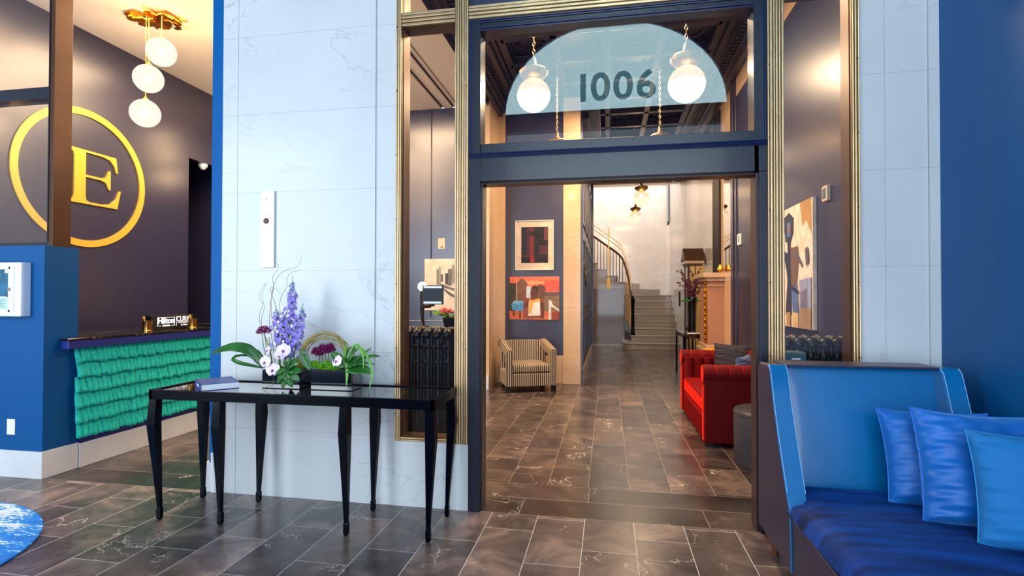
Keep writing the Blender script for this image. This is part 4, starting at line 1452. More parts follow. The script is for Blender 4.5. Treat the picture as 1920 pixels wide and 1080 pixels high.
for layer in range(2):
    for j in range(NV + 1):
        for i in range(NU + 1):
            u, v = i / NU * 2 - 1, j / NV * 2 - 1
            ed = (1 - u ** 10) * (1 - v ** 10)
            ed = max(0, ed) ** 0.5
            rx = (x1s - x0s) / 2
            x = (x0s + x1s) / 2 + u * rx
            k_ = min(1, max(0, (x - XL - 0.07) / 0.05))
            ye = 2.648 + (y1s - 2.648) * k_ * k_ * (3 - 2 * k_)
            y = y0s + (v + 1) / 2 * (ye - y0s)
            # rounded shoulder at the left rear, where the seat tucks behind the wing
            if layer == 0:
                z = 0.37 + 0.068 * ed + 0.010 * (1 - u * u) + 0.0035 * sin(9 * y + 3 * x) + 0.002 * sin(23 * y - 9 * x)
            else:
                z = 0.37 - 0.045 * ed
            vs.append((x, y, z))
fs = []
for layer in range(2):
    o0 = layer * (NU + 1) * (NV + 1)
    for j in range(NV):
        for i in range(NU):
            a = o0 + j * (NU + 1) + i
            fs.append((a, a + 1, a + NU + 2, a + NU + 1))
mb._add(vs, fs)
o = mb.build('seat_cushion', M['velvet'], ch, smooth=True, angle=180)
bm = bmesh.new()
bm.from_mesh(o.data)
bmesh.ops.remove_doubles(bm, verts=bm.verts, dist=0.0005)
bmesh.ops.recalc_face_normals(bm, faces=bm.faces)
bm.to_mesh(o.data)
bm.free()
for (x, y) in ((XL + 0.06, 3.02), (XR - 0.06, 3.02), (XL + 0.06, 1.35), (XR - 0.06, 1.35)):
    MB().lathe([(0.016, 0), (0.03, 0.12)], (x, y, 0), 4).build('leg', M['wood_leg'], ch)


def pillow(name, label, cat, c, size, thick, rot, m, seed, group=None, piping=None, wr=0.006):
    random.seed(seed)
    root = thing(name, label, cat, c, group)
    root.rotation_euler = rot
    N_ = 56
    vs, fs = [], []
    ph = [random.uniform(0, 6) for _ in range(6)]
    for layer in (1, -1):
        for j in range(N_ + 1):
            for i in range(N_ + 1):
                u, v = i / N_ * 2 - 1, j / N_ * 2 - 1
                pin = 1 - 0.075 * ((1 - abs(u) ** 2) * (abs(v) ** 3))
                pin2 = 1 - 0.075 * ((1 - abs(v) ** 2) * (abs(u) ** 3))
                x = u * size / 2 * pin2
                z = v * size / 2 * pin
                prof_ = max(0, (1 - u ** 4) * (1 - v ** 4)) ** 0.55
                edge = (abs(u) ** 3 + abs(v) ** 3) * 0.5
                fl_ = math.exp(-(1 - abs(u)) * 2.6) * min(1, (1 - abs(u)) * 9)
                fv_ = math.exp(-(1 - abs(v)) * 3.5) * min(1, (1 - abs(v)) * 9)
                y = layer * thick / 2 * prof_ + layer * wr * (fl_ * (sin(21 * v + ph[0] + 3.5 * u) + 0.7 * sin(37 * v + ph[1] - 5 * u)) + fv_ * 0.5 * sin(15 * u + ph[2] + 2 * v) + 0.35 * prof_ * sin(5 * u + 4 * v + ph[3]))
                vs.append((x, y, z + size / 2))
    K = (N_ + 1) ** 2
    for layer in range(2):
        for j in range(N_):
            for i in range(N_):
                a = layer * K + j * (N_ + 1) + i
                fs.append((a, a + 1, a + N_ + 2, a + N_ + 1))
    mb = MB()._add(vs, fs)
    o = local_build(mb, 'cushion_body', m, root, smooth=True, angle=180)
    bm = bmesh.new()
    bm.from_mesh(o.data)
    bmesh.ops.remove_doubles(bm, verts=bm.verts, dist=0.0004)
    bmesh.ops.recalc_face_normals(bm, faces=bm.faces)
    bm.to_mesh(o.data)
    bm.free()
    if piping:
        pp = []
        for k in range(80):
            s_ = k / 80 * 4
            side, t = int(s_), (s_ - int(s_)) * 2 - 1
            u, v = [(t, -1), (1, t), (-t, 1), (-1, -t)][side]
            pin = 1 - 0.075 * ((1 - abs(u) ** 2) * (abs(v) ** 3))
            pin2 = 1 - 0.075 * ((1 - abs(v) ** 2) * (abs(u) ** 3))
            pp.append((u * size / 2 * pin2, 0, v * size / 2 * pin + size / 2))
        pp.append(pp[0])
        local_build(MB().tube(pp, 0.0028, 6, False), 'piping', piping, root, smooth=True)
    return root


PIPE = mat('pillow_piping', (20, 96, 196), 0.5)
pillow('throw_pillow', 'royal blue velvet cushion leaning on the chaise back, rearmost of the three', 'cushion', (1.44, 2.60, 0.435), 0.43, 0.17, (radians(-22), 0, radians(-8)), M['pillow'], 3, 'cushions on the blue chaise', PIPE)
pillow('throw_pillow', 'creased royal blue velvet cushion standing between the rear cushion and the teal one', 'cushion', (1.49, 2.40, 0.43), 0.47, 0.19, (radians(-20), radians(2), radians(-6)), M['pillow'], 5, 'cushions on the blue chaise', PIPE, 0.011)
pillow('throw_pillow', 'teal blue plain cushion nearest the camera on the chaise', 'cushion', (1.555, 2.20, 0.425), 0.43, 0.15, (radians(-16), radians(0), radians(-14)), M['pillow_teal'], 9, 'cushions on the blue chaise', mat('teal_piping', (0, 130, 190), 0.6))


# ================================================================== RADIATORS
def radiator(name, label, xs_, y0, z1):
    t = thing(name, label, 'radiator', ((xs_[0] + xs_[-1]) / 2, y0 + 0.1, 0))
    for x in xs_:
        mb = MB()
        for dy in (0.0, 0.075, 0.15):
            mb.tube([(x, y0 + 0.02 + dy, 0.12), (x, y0 + 0.02 + dy, z1 - 0.05)], 0.017, 8)
        mb.tube([(x, y0, 0.13), (x, y0 + 0.19, 0.13)], 0.03, 8)
        # ornate rounded head
        for k in range(7):
            a = -0.3 + k * 0.62
            mb.sphere((x + 0.006 * sin(k * 2.1), y0 + 0.095 - 0.10 * cos(a * 0.85 + 0.2), z1 - 0.04 + 0.028 * sin(a * 0.85 + 0.2)), 0.03, 8, 6)
        for dz in (0.12, 0.24):
            mb.sphere((x, y0 + 0.0, z1 - dz), 0.02, 8, 6)
        mb.sphere((x, y0 + 0.0, z1 - 0.03), 0.033, 10, 7)
        for sx_ in (-1, 1):
            mb.tube([(x + sx_ * 0.016, y0 - 0.005, 0.2), (x + sx_ * 0.018, y0 - 0.008, z1 - 0.1)], 0.006, 5)
        mb.build('radiator_section', M['iron'], t, smooth=True)
    for x in (xs_[0], xs_[-1]):
        MB().tube([(x, y0 + 0.03, 0), (x, y0 + 0.03, 0.12)], 0.02, 6).tube([(x, y0 + 0.16, 0), (x, y0 + 0.16, 0.12)], 0.02, 6).build('foot', M['iron'], t)
    MB().tube([(xs_[0], y0 + 0.095, z1 - 0.14), (xs_[-1], y0 + 0.095, z1 - 0.14)], 0.02, 8).tube([(xs_[0], y0 + 0.095, 0.2), (xs_[-1], y0 + 0.095, 0.2)], 0.02, 8).build('header_pipe', M['iron'], t)
    return t


rd = radiator('radiator', 'black cast iron radiator behind the left sidelight', [-1.62 + 0.077 * i for i in range(7)], 3.75, 1.115)
MB().tube([(-1.12, 3.78, 0.2), (-1.10, 3.78, 0.42)], 0.012, 8).sphere((-1.10, 3.78, 0.44), 0.022, 8, 6).build('valve', M['screw'], rd, smooth=True)
radiator('radiator', 'black cast iron radiator behind the right sidelight, half hidden by the chaise', [1.15 + 0.077 * i for i in range(6)], 3.75, 1.09)
bx = thing('equipment_box', 'slate teal metal box with white label in the right sidelight', 'box', (1.14, 3.55, 0))
MB().box(1.055, 1.19, 3.5, 3.62, 0.80, 1.02).box(1.09, 1.15, 3.53, 3.59, 0.03, 0.80).box(1.04, 1.2, 3.48, 3.64, 0, 0.03).build('enclosure', M['box_teal'], bx, bevel=0.008)
MB().box(1.105, 1.155, 3.497, 3.5, 0.975, 0.985).build('label_strip', M['white'], bx)
mb = MB()
for k in range(8):
    mb.box(1.09, 1.165, 3.497, 3.5, 0.845 + 0.014 * k, 0.849 + 0.014 * k)
mb.build('vent_slots', M['dark'], bx)

# sticker card on the left sidelight
cd = thing('window_card', 'black square card with white strips stuck inside the left sidelight', 'card', (-1.12, 3.31, 1.3))
B(-1.19, -1.045, 3.308, 3.311, 1.305, 1.43).build('card', M['dark'], cd)
MB().box(-1.18, -1.057, 3.3065, 3.3085, 1.411, 1.424).box(-1.18, -1.06, 3.3065, 3.3085, 1.311, 1.324).build('paper_strip', M['white'], cd)

# desk and items beyond the left sidelight
dk = thing('side_cabinet', 'orange oak side cabinet behind the left radiator', 'cabinet', (-1.75, 5.2, 0))
B(-2.2, -1.40, 4.9, 5.4, 0.06, 1.02).build('body', M['orangewood'], dk, bevel=0.004)
MB().box(-1.80, -1.42, 4.888, 4.9, 0.55, 0.98).box(-1.80, -1.42, 4.888, 4.9, 0.1, 0.5).build('drawer_front', M['orangewood'], dk, bevel=0.004)
MB().box(-2.22, -1.38, 4.88, 5.42, 1.02, 1.05).build('top', M['woodred'], dk, bevel=0.004)
MB().box(-2.18, -1.42, 4.92, 5.38, 0, 0.06).build('plinth', M['dark'], dk)
fl = thing('potted_bouquet', 'pink and orange roses in a dark pot on the side cabinet behind the radiator', 'flowers', (-1.56, 5.15, 1.05))
MB().lathe([(0.055, 0), (0.075, 0.10), (0.065, 0.1), (0.0001, 0.09)], (-1.56, 5.15, 1.05), 16).build('pot', M['dark'], fl, smooth=True)
random.seed(4)
mbs = {'pinkf': MB(), 'orangef': MB(), 'yellowf': MB()}
for i in range(26):
    a, r = random.uniform(0, 6.28), sqrt(random.random()) * 0.12
    c = (-1.56 + r * cos(a), 5.15 + r * sin(a) * 0.8, 1.19 + 0.05 * (1 - r / 0.12) + random.uniform(-.02, .02))
    pom(mbs[random.choice(['pinkf', 'pinkf', 'orangef', 'yellowf'])], c, 0.026, 26)
for k, v in mbs.items():
    if v.v:
        v.build('bloom_cluster', M[k], fl)
mb = MB()
for i in range(18):
    a = random.uniform(0, 6.28)
    leaf(mb, [(-1.56, 5.15, 1.14), (-1.56 + .09 * cos(a), 5.15 + .08 * sin(a), 1.19), (-1.56 + .2 * cos(a), 5.15 + .13 * sin(a), 1.17 + random.uniform(0, .06))], 0.014, .2, 3)
mb.build('foliage', M['leaf2'], fl)
# bronze figure lamp standing on the cabinet
lp = thing('figure_lamp', 'bronze bent branch table lamp with a small glowing globe', 'table lamp', (-1.83, 5.05, 1.05))
MB().lathe([(0.06, 0), (0.06, 0.015), (0.02, 0.03)], (-1.80, 5.05, 1.05), 14).build('base', M['brassdark'], lp)
MB().tube(smooth_path([(-1.80, 5.05, 1.06), (-1.81, 5.05, 1.14), (-1.83, 5.05, 1.22), (-1.80, 5.05, 1.27), (-1.835, 5.05, 1.34), (-1.82, 5.05, 1.40), (-1.81, 5.05, 1.425)], 1), [0.014, 0.016, 0.022, 0.02, 0.018, 0.014, 0.01], 8).tube([(-1.80, 5.05, 1.26), (-1.74, 5.05, 1.265), (-1.68, 5.05, 1.30), (-1.62, 5.04, 1.36)], [0.018, 0.02, 0.014, 0.008], 8).tube([(-1.70, 5.05, 1.27), (-1.66, 5.0, 1.31), (-1.61, 5.0, 1.33)], [0.012, 0.01, 0.006], 6).build('figure', M['brassdark'], lp, smooth=True)
MB().sphere((-1.815, 5.05, 1.46), 0.045, 16, 10).build('bulb', M['bulb'], lp, smooth=True)

# ================================================================== PICTURES
def picture(name, label, plane, a0, a1, z0, z1, at, shapes, base, frame=None, group=None, dep=0.03):
    """shapes: list of (rgb, [(u, v), ...]) in 0..1 canvas units painted as thin layers"""
    t = thing(name, label, 'picture', ((a0 + a1) / 2, at, z0) if plane == 'y' else (at, (a0 + a1) / 2, z0), group)
    mb = MB()
    mats = [mat(name + '_ground', base, 0.6, bump=0.25, bscale=40, var=0.18, vscale=8)]

    def P(u, v, k):
        a = a0 + (a1 - a0) * u
        z = z0 + (z1 - z0) * v
        off = dep + 0.0006 * (k + 1)
        return (a, at - off, z) if plane == 'y' else (at - off, a, z)
    cv = MB()
    if plane == 'y':
        cv.box(a0, a1, at - dep, at - 0.001, z0, z1)
    else:
        cv.box(at - dep, at - 0.001, min(a0, a1), max(a0, a1), z0, z1)
    cols = {}
    for k, (rgb, pts) in enumerate(shapes):
        if rgb not in cols:
            cols[rgb] = len(mats)
            mats.append(mat(name + '_pigment', rgb, 0.6, bump=0.25, bscale=50, var=0.22, vscale=14))
        mb.slot(cols[rgb]).poly([P(u, v, k) for u, v in pts])
    cv.build('canvas', mats[0], t)
    if mb.v:
        mb.build('painting', mats, t)
    if frame:
        rgb, fw = frame
        f = MB()
        for (u0, u1, v0, v1) in ((a0 - fw, a0, z0 - fw, z1 + fw), (a1, a1 + fw, z0 - fw, z1 + fw), (a0, a1, z0 - fw, z0), (a0, a1, z1, z1 + fw)):
            if plane == 'y':
                f.box(u0, u1, at - dep - 0.012, at - 0.001, v0, v1)
            else:
                f.box(at - dep - 0.012, at - 0.001, u0, u1, v0, v1)
        f.build('picture_frame', mat(name + '_frame', rgb, 0.4), t, bevel=0.002)
    return t


R = lambda x0, x1, y0, y1: [(x0, y0), (x1, y0), (x1, y1), (x0, y1)]
DK, MR, RD, NV_ = (16, 10, 18), (74, 22, 40), (150, 20, 20), (20, 22, 34)
picture('abstract_print', 'dark red and black abstract print in cream mat, upper picture on navy wall', 'y', -1.44, -0.848, 1.80, 2.568, 8.385,
        [(DK, R(.145, .87, .13, .875)), (MR, R(.16, .42, .25, .86)), (NV_, R(.16, .30, .3, .86)), ((96, 30, 34), R(.38, .5, .2, .86)), (RD, R(.39, .5, .145, .25)), ((190, 30, 26), R(.42, .435, .2, .7)),
         (DK, R(.5, .62, .14, .86)), (MR, R(.62, .86, .3, .5)), (DK, R(.36, .74, .70, .78)), ((104, 40, 52), R(.76, .86, .6, .86)), (DK, R(.62, .86, .2, .29)), (DK, R(.6, .83, .53, .59)), ((10, 8, 12), R(.16, .4, .18, .23))],
        (206, 184, 160), ((230, 222, 210), 0.01), 'pictures on the navy panel')
SK, SK2, BR, BR2, OR = (90, 44, 34), (60, 30, 28), (120, 78, 58), (96, 62, 48), (196, 96, 60)
picture('figure_painting', 'painting of a seated figure in white under a red sky, below the abstract print', 'y', -1.54, -0.748, 1.005, 1.685, 8.385,
        [((222, 110, 84), R(0, 1, .62, 1)), ((206, 84, 70), R(.55, 1, .66, .92)), ((240, 150, 96), R(.3, .7, .82, .9)), ((64, 56, 40), R(0, .16, .2, .85)), (BR, R(.14, .36, .25, .85)), (BR, [(.14, .85), (.36, .85), (.25, .97)]),
         ((214, 190, 150), R(.135, .15, .3, .85)), ((196, 196, 206), R(.34, .44, .45, .77)), (BR2, R(.5, .72, .45, .75)), (BR2, [(.5, .75), (.74, .75), (.62, .82)]), ((88, 70, 80), R(.7, 1, .55, .64)), ((120, 96, 70), R(.7, 1, .2, .55)),
         (OR, R(0, 1, 0, .2)), ((74, 140, 190), [(.03, .36), (.3, .42), (.33, .22), (.22, .19), (.06, .22)]), ((110, 170, 210), [(.04, .38), (.1, .44), (.28, .44), (.32, .4), (.18, .35)]), ((60, 40, 30), R(.07, .1, .08, .22)), ((60, 40, 30), R(.2, .23, .03, .2)),
         ((130, 66, 44), R(.28, .7, .03, .5)), (SK, [(.44, .5), (.54, .5), (.57, .62), (.56, .74), (.5, .79), (.44, .75), (.42, .6)]), (SK2, [(.46, .72), (.5, .8), (.56, .76), (.57, .62), (.53, .7)]),
         (SK, [(.27, .3), (.42, .5), (.47, .55), (.44, .4), (.36, .28)]), ((226, 214, 206), [(.39, .42), (.62, .44), (.66, .1), (.38, .08)]), (SK, [(.62, .44), (.69, .38), (.7, .05), (.63, .03), (.62, .3)]),
         ((214, 160, 70), [(.4, .5), (.46, .44), (.6, .5), (.62, .44), (.48, .38), (.44, .12), (.39, .16)]), ((200, 196, 190), R(.79, .84, 0, .45)), ((200, 196, 190), [(.78, .47), (.86, .42), (.86, .36), (1, .24), (1, .19), (.84, .3)]), ((140, 60, 44), R(.86, 1, 0, .19))],
        (180, 100, 70), None, 'pictures on the navy panel')
picture('city_painting', 'pale painting with grey brush strokes on the navy wall behind the left sidelight', 'y', -2.71, -1.86, 1.16, 1.93, 7.665,
        [((120, 112, 108), R(.22, .26, .5, .8)), ((150, 140, 132), R(.26, .3, .4, .85)), ((90, 82, 80), R(.3, .34, .55, .7)), ((60, 56, 58), R(.38, .44, .5, .72)), ((100, 94, 92), R(.43, .50, .48, .8)), ((140, 132, 126), R(.5, .56, .52, .88)),
         ((110, 100, 98), [(.3, .52), (.6, .4), (.6, .36), (.3, .46)]), ((90, 82, 80), [(.25, .5), (.45, .3), (.6, .22), (.6, .26), (.45, .36)]), ((70, 64, 62), R(.6, .64, .45, .7)), ((120, 112, 108), R(.66, .74, .5, .84)), ((70, 66, 66), R(.76, .8, .42, .6))],
        (216, 200, 180), None)
NVY, BL, GD, GR = (34, 32, 48), (84, 104, 160), (178, 132, 66), (90, 84, 96)
picture('standing_figure_painting', 'tall unframed painting of a standing blue and brown figure behind the right sidelight', 'x', 5.75, 4.70, 1.09, 2.18, 1.678,
        [((226, 206, 190), R(0, 1, .3, 1)), (GD, [(.72, 1), (.98, 1), (.98, .72), (.86, .85), (.78, .8)]), (GD, [(0, .9), (.1, .85), (.12, .6), (0, .5)]), (NVY, [(.32, .93), (.46, .96), (.58, .9), (.57, .78), (.5, .70), (.36, .72)]), (BL, R(.4, .5, .76, .88)), ((150, 96, 84), R(.43, .48, .79, .86)),
         (NVY, R(.42, .5, .6, .72)), (NVY, [(.3, .66), (.42, .62), (.5, .63), (.52, .1), (.36, .1), (.42, .4), (.38, .5)]), ((110, 80, 66), [(.5, .66), (.68, .66), (.7, .55), (.64, .3), (.52, .3)]), (GR, [(.55, .6), (.66, .62), (.8, .5), (.78, .48), (.66, .56)]),
         (BL, [(.52, .3), (.66, .36), (.7, .1), (.56, .1)]), ((140, 146, 176), [(.72, .38), (.98, .4), (.98, .12), (.72, .12)]), ((110, 104, 130), [(.74, .28), (.9, .32), (.9, .14), (.76, .14)]), (NVY, [(.42, .38), (.7, .3), (.68, .27), (.46, .33)]),
         (GD, R(.4, .5, 0, .12)), ((210, 170, 120), R(.56, .7, 0, .12)), ((150, 122, 84), R(.74, .98, 0, .16)), ((90, 72, 80), [(.86, .62), (.92, .64), (.94, .52), (.88, .48)]), ((190, 150, 110), [(0, .25), (.12, .22), (.06, .1), (0, .12)])],
        (222, 200, 182), None)
nt = thing('wall_notice', 'small cream notice plate high on the navy wall above the pale painting', 'notice', (-2.45, 7.66, 2.08))
B(-2.508, -2.40, 7.655, 7.67, 2.08, 2.24).build('plate', M['mat_board'], nt, bevel=0.002)
B(-2.47, -2.43, 7.653, 7.655, 2.10, 2.115).build('printed_mark', M['dark'], nt)
th = thing('thermostat', 'white thermostat on the dark wall beside the doorway right jamb', 'thermostat', (1.67, 7.24, 2.03))
B(1.655, 1.68, 7.17, 7.31, 2.03, 2.175).build('housing', M['white'], th, bevel=0.006)
B(1.652, 1.655, 7.19, 7.23, 2.06, 2.15).build('display', M['box_teal'], th)
sn = thing('wall_sensor', 'narrow pale sensor box on the navy wall above the tall painting', 'sensor', (1.67, 4.45, 2.1))
B(1.65, 1.68, 4.42, 4.52, 2.10, 2.22).build('housing', M['mat_board'], sn, bevel=0.006)
B(1.648, 1.65, 4.44, 4.50, 2.12, 2.2).build('lens', M['box_teal'], sn)

# ================================================================== STRIPED ARMCHAIR
ac = thing('barrel_armchair', 'striped barrel armchair with open arms and nailhead trim before the two pictures', 'armchair', (-1.19, 7.82, 0))
ac.rotation_euler[2] = radians(22)
WX, WD = 0.37, 0.34


def LB(mb, name, m, par=None, **kw):
    return local_build(mb, name, m, par or ac, **kw)


LB(MB().box(-WX + 0.09, WX - 0.09, -WD, WD - 0.05, 0.09, 0.27), 'front_panel', M['stripe'], bevel=0.01)
LB(MB().box(-WX + 0.08, WX - 0.08, -WD + 0.01, WD - 0.08, 0.275, 0.40), 'seat_cushion', M['stripe'], bevel=0.035, bseg=4, smooth=True)
# curved back
vs, fs = [], []
NB = 16
for j, (z, rr) in enumerate([(0.09, 0.0), (0.70, 0.03)]):
    for i in range(NB + 1):
        a = pi * i / NB
        x, y = (WX - 0.02) * cos(a), WD - 0.16 + 0.20 * sin(a) + rr * sin(a)
        vs.append((x, y, z))
        vs.append((x * 0.84, y - 0.07 * sin(a) - 0.01, z))
mb = MB()
n2 = 2 * (NB + 1)
for i in range(NB):
    a = 2 * i
    fs += [(a, a + 2, a + 2 + n2, a + n2), (a + 1, a + 3, a + 3 + n2, a + 1 + n2), (a, a + 1, a + 3, a + 2), (a + n2, a + 1 + n2, a + 3 + n2, a + 2 + n2)]
fs += [(0, 1, 1 + n2, n2), (2 * NB, 2 * NB + 1, 2 * NB + 1 + n2, 2 * NB + n2)]
mb._add(vs, fs)
LB(mb, 'backrest', M['stripe'], bevel=0.01)
for s_ in (-1, 1):
    xo, xi = s_ * WX, s_ * (WX - 0.095)
    x0, x1 = min(xo, xi), max(xo, xi)
    LB(MB().prism([(-WD, 0.09), (-WD, 0.585), (-WD + 0.02, 0.60), (WD - 0.12, 0.71), (WD - 0.02, 0.70), (WD - 0.02, 0.62), (-WD + 0.1, 0.51), (-WD + 0.1, 0.30), (WD - 0.05, 0.30), (WD - 0.05, 0.09)], 'x', x0, x1), 'arm', M['tan'], bevel=0.012, bseg=2)
    LB(MB().box(x0 + 0.008, x1 - 0.008, -WD - 0.006, -WD + 0.002, 0.10, 0.585), 'arm_facing', M['stripe'])
    LB(MB().prism([(-WD, 0.602), (WD - 0.1, 0.717), (WD - 0.1, 0.722), (-WD, 0.607)], 'x', x0 + 0.008, x1 - 0.008), 'arm_top', M['stripe'])
    nh = MB()
    for z in [0.11 + 0.022 * i for i in range(22)]:
        nh.sphere((x0 + 0.008, -WD - 0.006, z), 0.005, 6, 4).sphere((x1 - 0.008, -WD - 0.006, z), 0.005, 6, 4)
    LB(nh, 'nailhead_trim', M['brassdark'])
for (x, y) in ((-0.34, -0.28), (0.34, -0.28), (-0.3, 0.2), (0.3, 0.2)):
    LB(MB().box(x - 0.03, x + 0.03, y - 0.03, y + 0.03, 0, 0.09), 'leg', M['dark'])

# ================================================================== RED SOFA
rs = thing('red_sofa', 'red velvet channel tufted sofa seen end on inside the doorway', 'sofa', (1.27, 5.88, 0))
x0, x1, ya, yb = 0.86, 1.66, 5.05, 6.67
for (a, b) in ((ya, ya + 0.17), (yb - 0.17, yb)):
    mb = MB()
    mb.prism([(x0 + 0.0, 0.03), (x1, 0.03), (x1, 0.66), (x0, 0.66)], 'y', a + 0.02, b - 0.02)
    o = mb.build('arm', M['red'], rs, bevel=0.02, bseg=3)
    tf = MB()
    nn = 7
    for i in range(nn):
        xa = x0 - 0.01 + (x1 - x0) * i / nn
        xb = x0 - 0.01 + (x1 - x0) * (i + 1) / nn
        tf.tube([(xa + 0.004, (a + b) / 2, 0.655), (xa + 0.02, (a + b) / 2, 0.655), (xb - 0.02, (a + b) / 2, 0.655), (xb - 0.004, (a + b) / 2, 0.655)], [0.0805, 0.083, 0.083, 0.0805], 18)
    tf.build('arm_roll', M['red'], o, smooth=True)
    # inside channels
    ic = MB()
    yy = a if a > 6 else b
    for i in range(nn):
        xa = x0 + 0.03 + (x1 - x0 - 0.06) * (i + 0.5) / nn
        ic.tube([(xa, yy, 0.4), (xa, yy, 0.66)], 0.05, 10)
    ic.build('arm_channel', M['red'], o, smooth=True)
bk_ = MB()
for i in range(12):
    yy = ya + 0.2 + (yb - ya - 0.4) * (i + 0.5) / 12
    bk_.tube([(x1 - 0.14, yy, 0.35), (x1 - 0.12, yy, 0.66), (x1 - 0.08, yy, 0.72), (x1 - 0.03, yy, 0.70)], 0.056, 10)
bk_.box(x1 - 0.13, x1, ya + 0.1, yb - 0.1, 0.03, 0.70)
bk_.build('backrest', M['red'], rs, smooth=True)
B(x0 + 0.02, x1 - 0.1, ya + 0.14, yb - 0.14, 0.26, 0.43).build('seat_cushion', M['red'], rs, bevel=0.03, bseg=3, smooth=True)
fb = MB().box(x0 + 0.03, x1 - 0.1, ya + 0.12, yb - 0.12, 0.03, 0.26)
for i in range(16):
    yy = ya + 0.2 + (yb - ya - 0.4) * (i + 0.5) / 16
    fb.tube([(x0 + 0.035, yy, 0.05), (x0 + 0.035, yy, 0.24)], 0.032, 8)
fb.build('front_rail', M['red'], rs, smooth=True)
for (x, y) in ((0.92, 5.12), (1.6, 5.12), (0.92, 6.6), (1.6, 6.6)):
    B(x - 0.025, x + 0.025, y - 0.025, y + 0.025, 0, 0.03).build('leg', M['dark'], rs)
pillow('throw_pillow', 'charcoal purple cushion leaning in the far corner of the red sofa', 'cushion', (1.37, 6.32, 0.43), 0.42, 0.13, (radians(-18), 0, radians(-20)), M['pillow_dark'], 21, 'cushions on the red sofa')
pillow('throw_pillow', 'slate blue cushion on the red sofa just behind its near arm', 'cushion', (1.38, 5.55, 0.43), 0.36, 0.12, (radians(-12), 0, radians(60)), mat('slate_blue_cotton', (84, 100, 140), 0.8), 22, 'cushions on the red sofa')
ot = thing('round_ottoman', 'grey leather drum ottoman beside the near arm of the red sofa', 'ottoman', (1.30, 4.62, 0))
MB().lathe([(0.265, 0.0), (0.28, 0.03), (0.28, 0.41), (0.275, 0.42)], (1.30, 4.62, 0), 48).build('drum', M['ottoman'], ot, smooth=True)
MB().lathe([(0.283, 0.41), (0.283, 0.425), (0.27, 0.445), (0.15, 0.45), (0.0001, 0.45)], (1.30, 4.62, 0), 48).build('top_cushion', M['ottoman'], ot, smooth=True)

# ================================================================== MANTEL GROUP
mt = thing('mantelpiece', 'pink and cream stone mantelpiece against the right hall wall', 'fireplace', (1.55, 8.6, 0))
MB().box(1.45, 1.68, 8.22, 8.90, 0.62, 1.62).build('pier', M['stone_pink'], mt, bevel=0.006)
MB().box(1.42, 1.69, 8.18, 8.95, 1.60, 1.65).box(1.38, 1.69, 8.14, 8.99, 1.65, 1.72).box(1.44, 1.69, 8.20, 8.92, 1.52, 1.535).build('shelf', M['beige'], mt, bevel=0.012, bseg=3)
MB().box(1.40, 1.69, 8.17, 8.95, 0.54, 0.60).box(1.43, 1.69, 8.20, 8.92, 0.60, 0.66).build('lower_moulding', M['beige'], mt, bevel=0.01)
MB().box(1.54, 1.69, 8.3, 8.88, 0, 0.54).build('plinth', M['dark'], mt, bevel=0.004)
cv = MB()
for k in range(9):
    z = 0.74 + k * 0.088
    cv.sphere((1.435, 8.32, z), 0.03, 10, 6, sc=(0.8, 1, 1)).sphere((1.43, 8.32, z + 0.044), 0.016, 8, 5).sphere((1.43, 8.28, z + 0.02), 0.014, 8, 5).sphere((1.43, 8.36, z + 0.02), 0.014, 8, 5)
cv.tube([(1.44, 8.25, 0.68), (1.44, 8.25, 1.50)], 0.01, 6).tube([(1.44, 8.40, 0.68), (1.44, 8.40, 1.50)], 0.01, 6).sphere((1.44, 8.32, 1.57), 0.028, 10, 6)
cv.build('carved_ornament', M['goldleaf'], mt, smooth=True)
mr = thing('overmantel_panel', 'tall dark panel with a gilt edge standing on the mantel shelf', 'panel', (1.66, 8.7, 1.72))
MB().box(1.648, 1.676, 8.42, 8.90, 1.722, 4.2).build('panel_board', M['dark'], mr, bevel=0.003)
MB().box(1.645, 1.676, 8.905, 8.922, 1.722, 4.2).build('gilt_edge', M['brass'], mr)
m2 = thing('wall_mirror', 'unframed mirror on the marble between mantel and navy wall', 'mirror', (1.678, 7.95, 1.72))
MB().box(1.672, 1.679, 7.70, 8.16, 1.74, 3.60).build('mirror_glass', M['mirror'], m2)
bl = thing('brass_bell', 'small brass pyramid ornament on the mantel shelf', 'ornament', (1.60, 8.19, 1.72))
MB().lathe([(0.006, 0), (0.05, 0.05), (0.035, 0.08), (0.005, 0.125)], (1.62, 8.19, 1.72), 5).build('ornament', M['goldleaf'], bl)
bn = thing('brass_rimmed_stool', 'round dark stool with a wide brass rim behind the red sofa', 'stool', (1.42, 7.6, 0))
MB().lathe([(0.11, 0), (0.13, 0.60), (0.12, 0.62)], (1.45, 7.6, 0), 24).build('body', M['dark'], bn, smooth=True)
MB().lathe([(0.10, 0.64), (0.10, 0.655), (0.175, 0.655), (0.175, 0.60), (0.12, 0.60)], (1.45, 7.6, 0), 32).build('rim', M['gold'], bn, smooth=True)

tb = thing('hall_console', 'black metal console table holding the tall vase in the hall', 'console table', (1.43, 9.6, 0))
MB().box(1.22, 1.66, 9.04, 10.1, 0.735, 0.765).box(1.22, 1.24, 9.04, 10.1, 0.69, 0.735).box(1.22, 1.66, 9.04, 9.06, 0.69, 0.735).build('table_top', M['blackglass'], tb, bevel=0.002)
for (x, y) in ((1.235, 9.06), (1.235, 10.08), (1.36, 9.06), (1.645, 9.06), (1.36, 10.08), (1.645, 10.08)):
    B(x - 0.015, x + 0.015, y - 0.015, y + 0.015, 0, 0.735).build('leg', M['black'], tb)
ob = thing('open_magazine', 'open pale magazine lying on the hall console', 'magazine', (1.38, 9.12, 0.765))
MB().box(1.30, 1.41, 9.07, 9.25, 0.766, 0.772).build('left_page', M['paper'], ob)
MB().box(1.41, 1.54, 9.07, 9.25, 0.766, 0.775).build('right_page', M['mat_board'], ob)
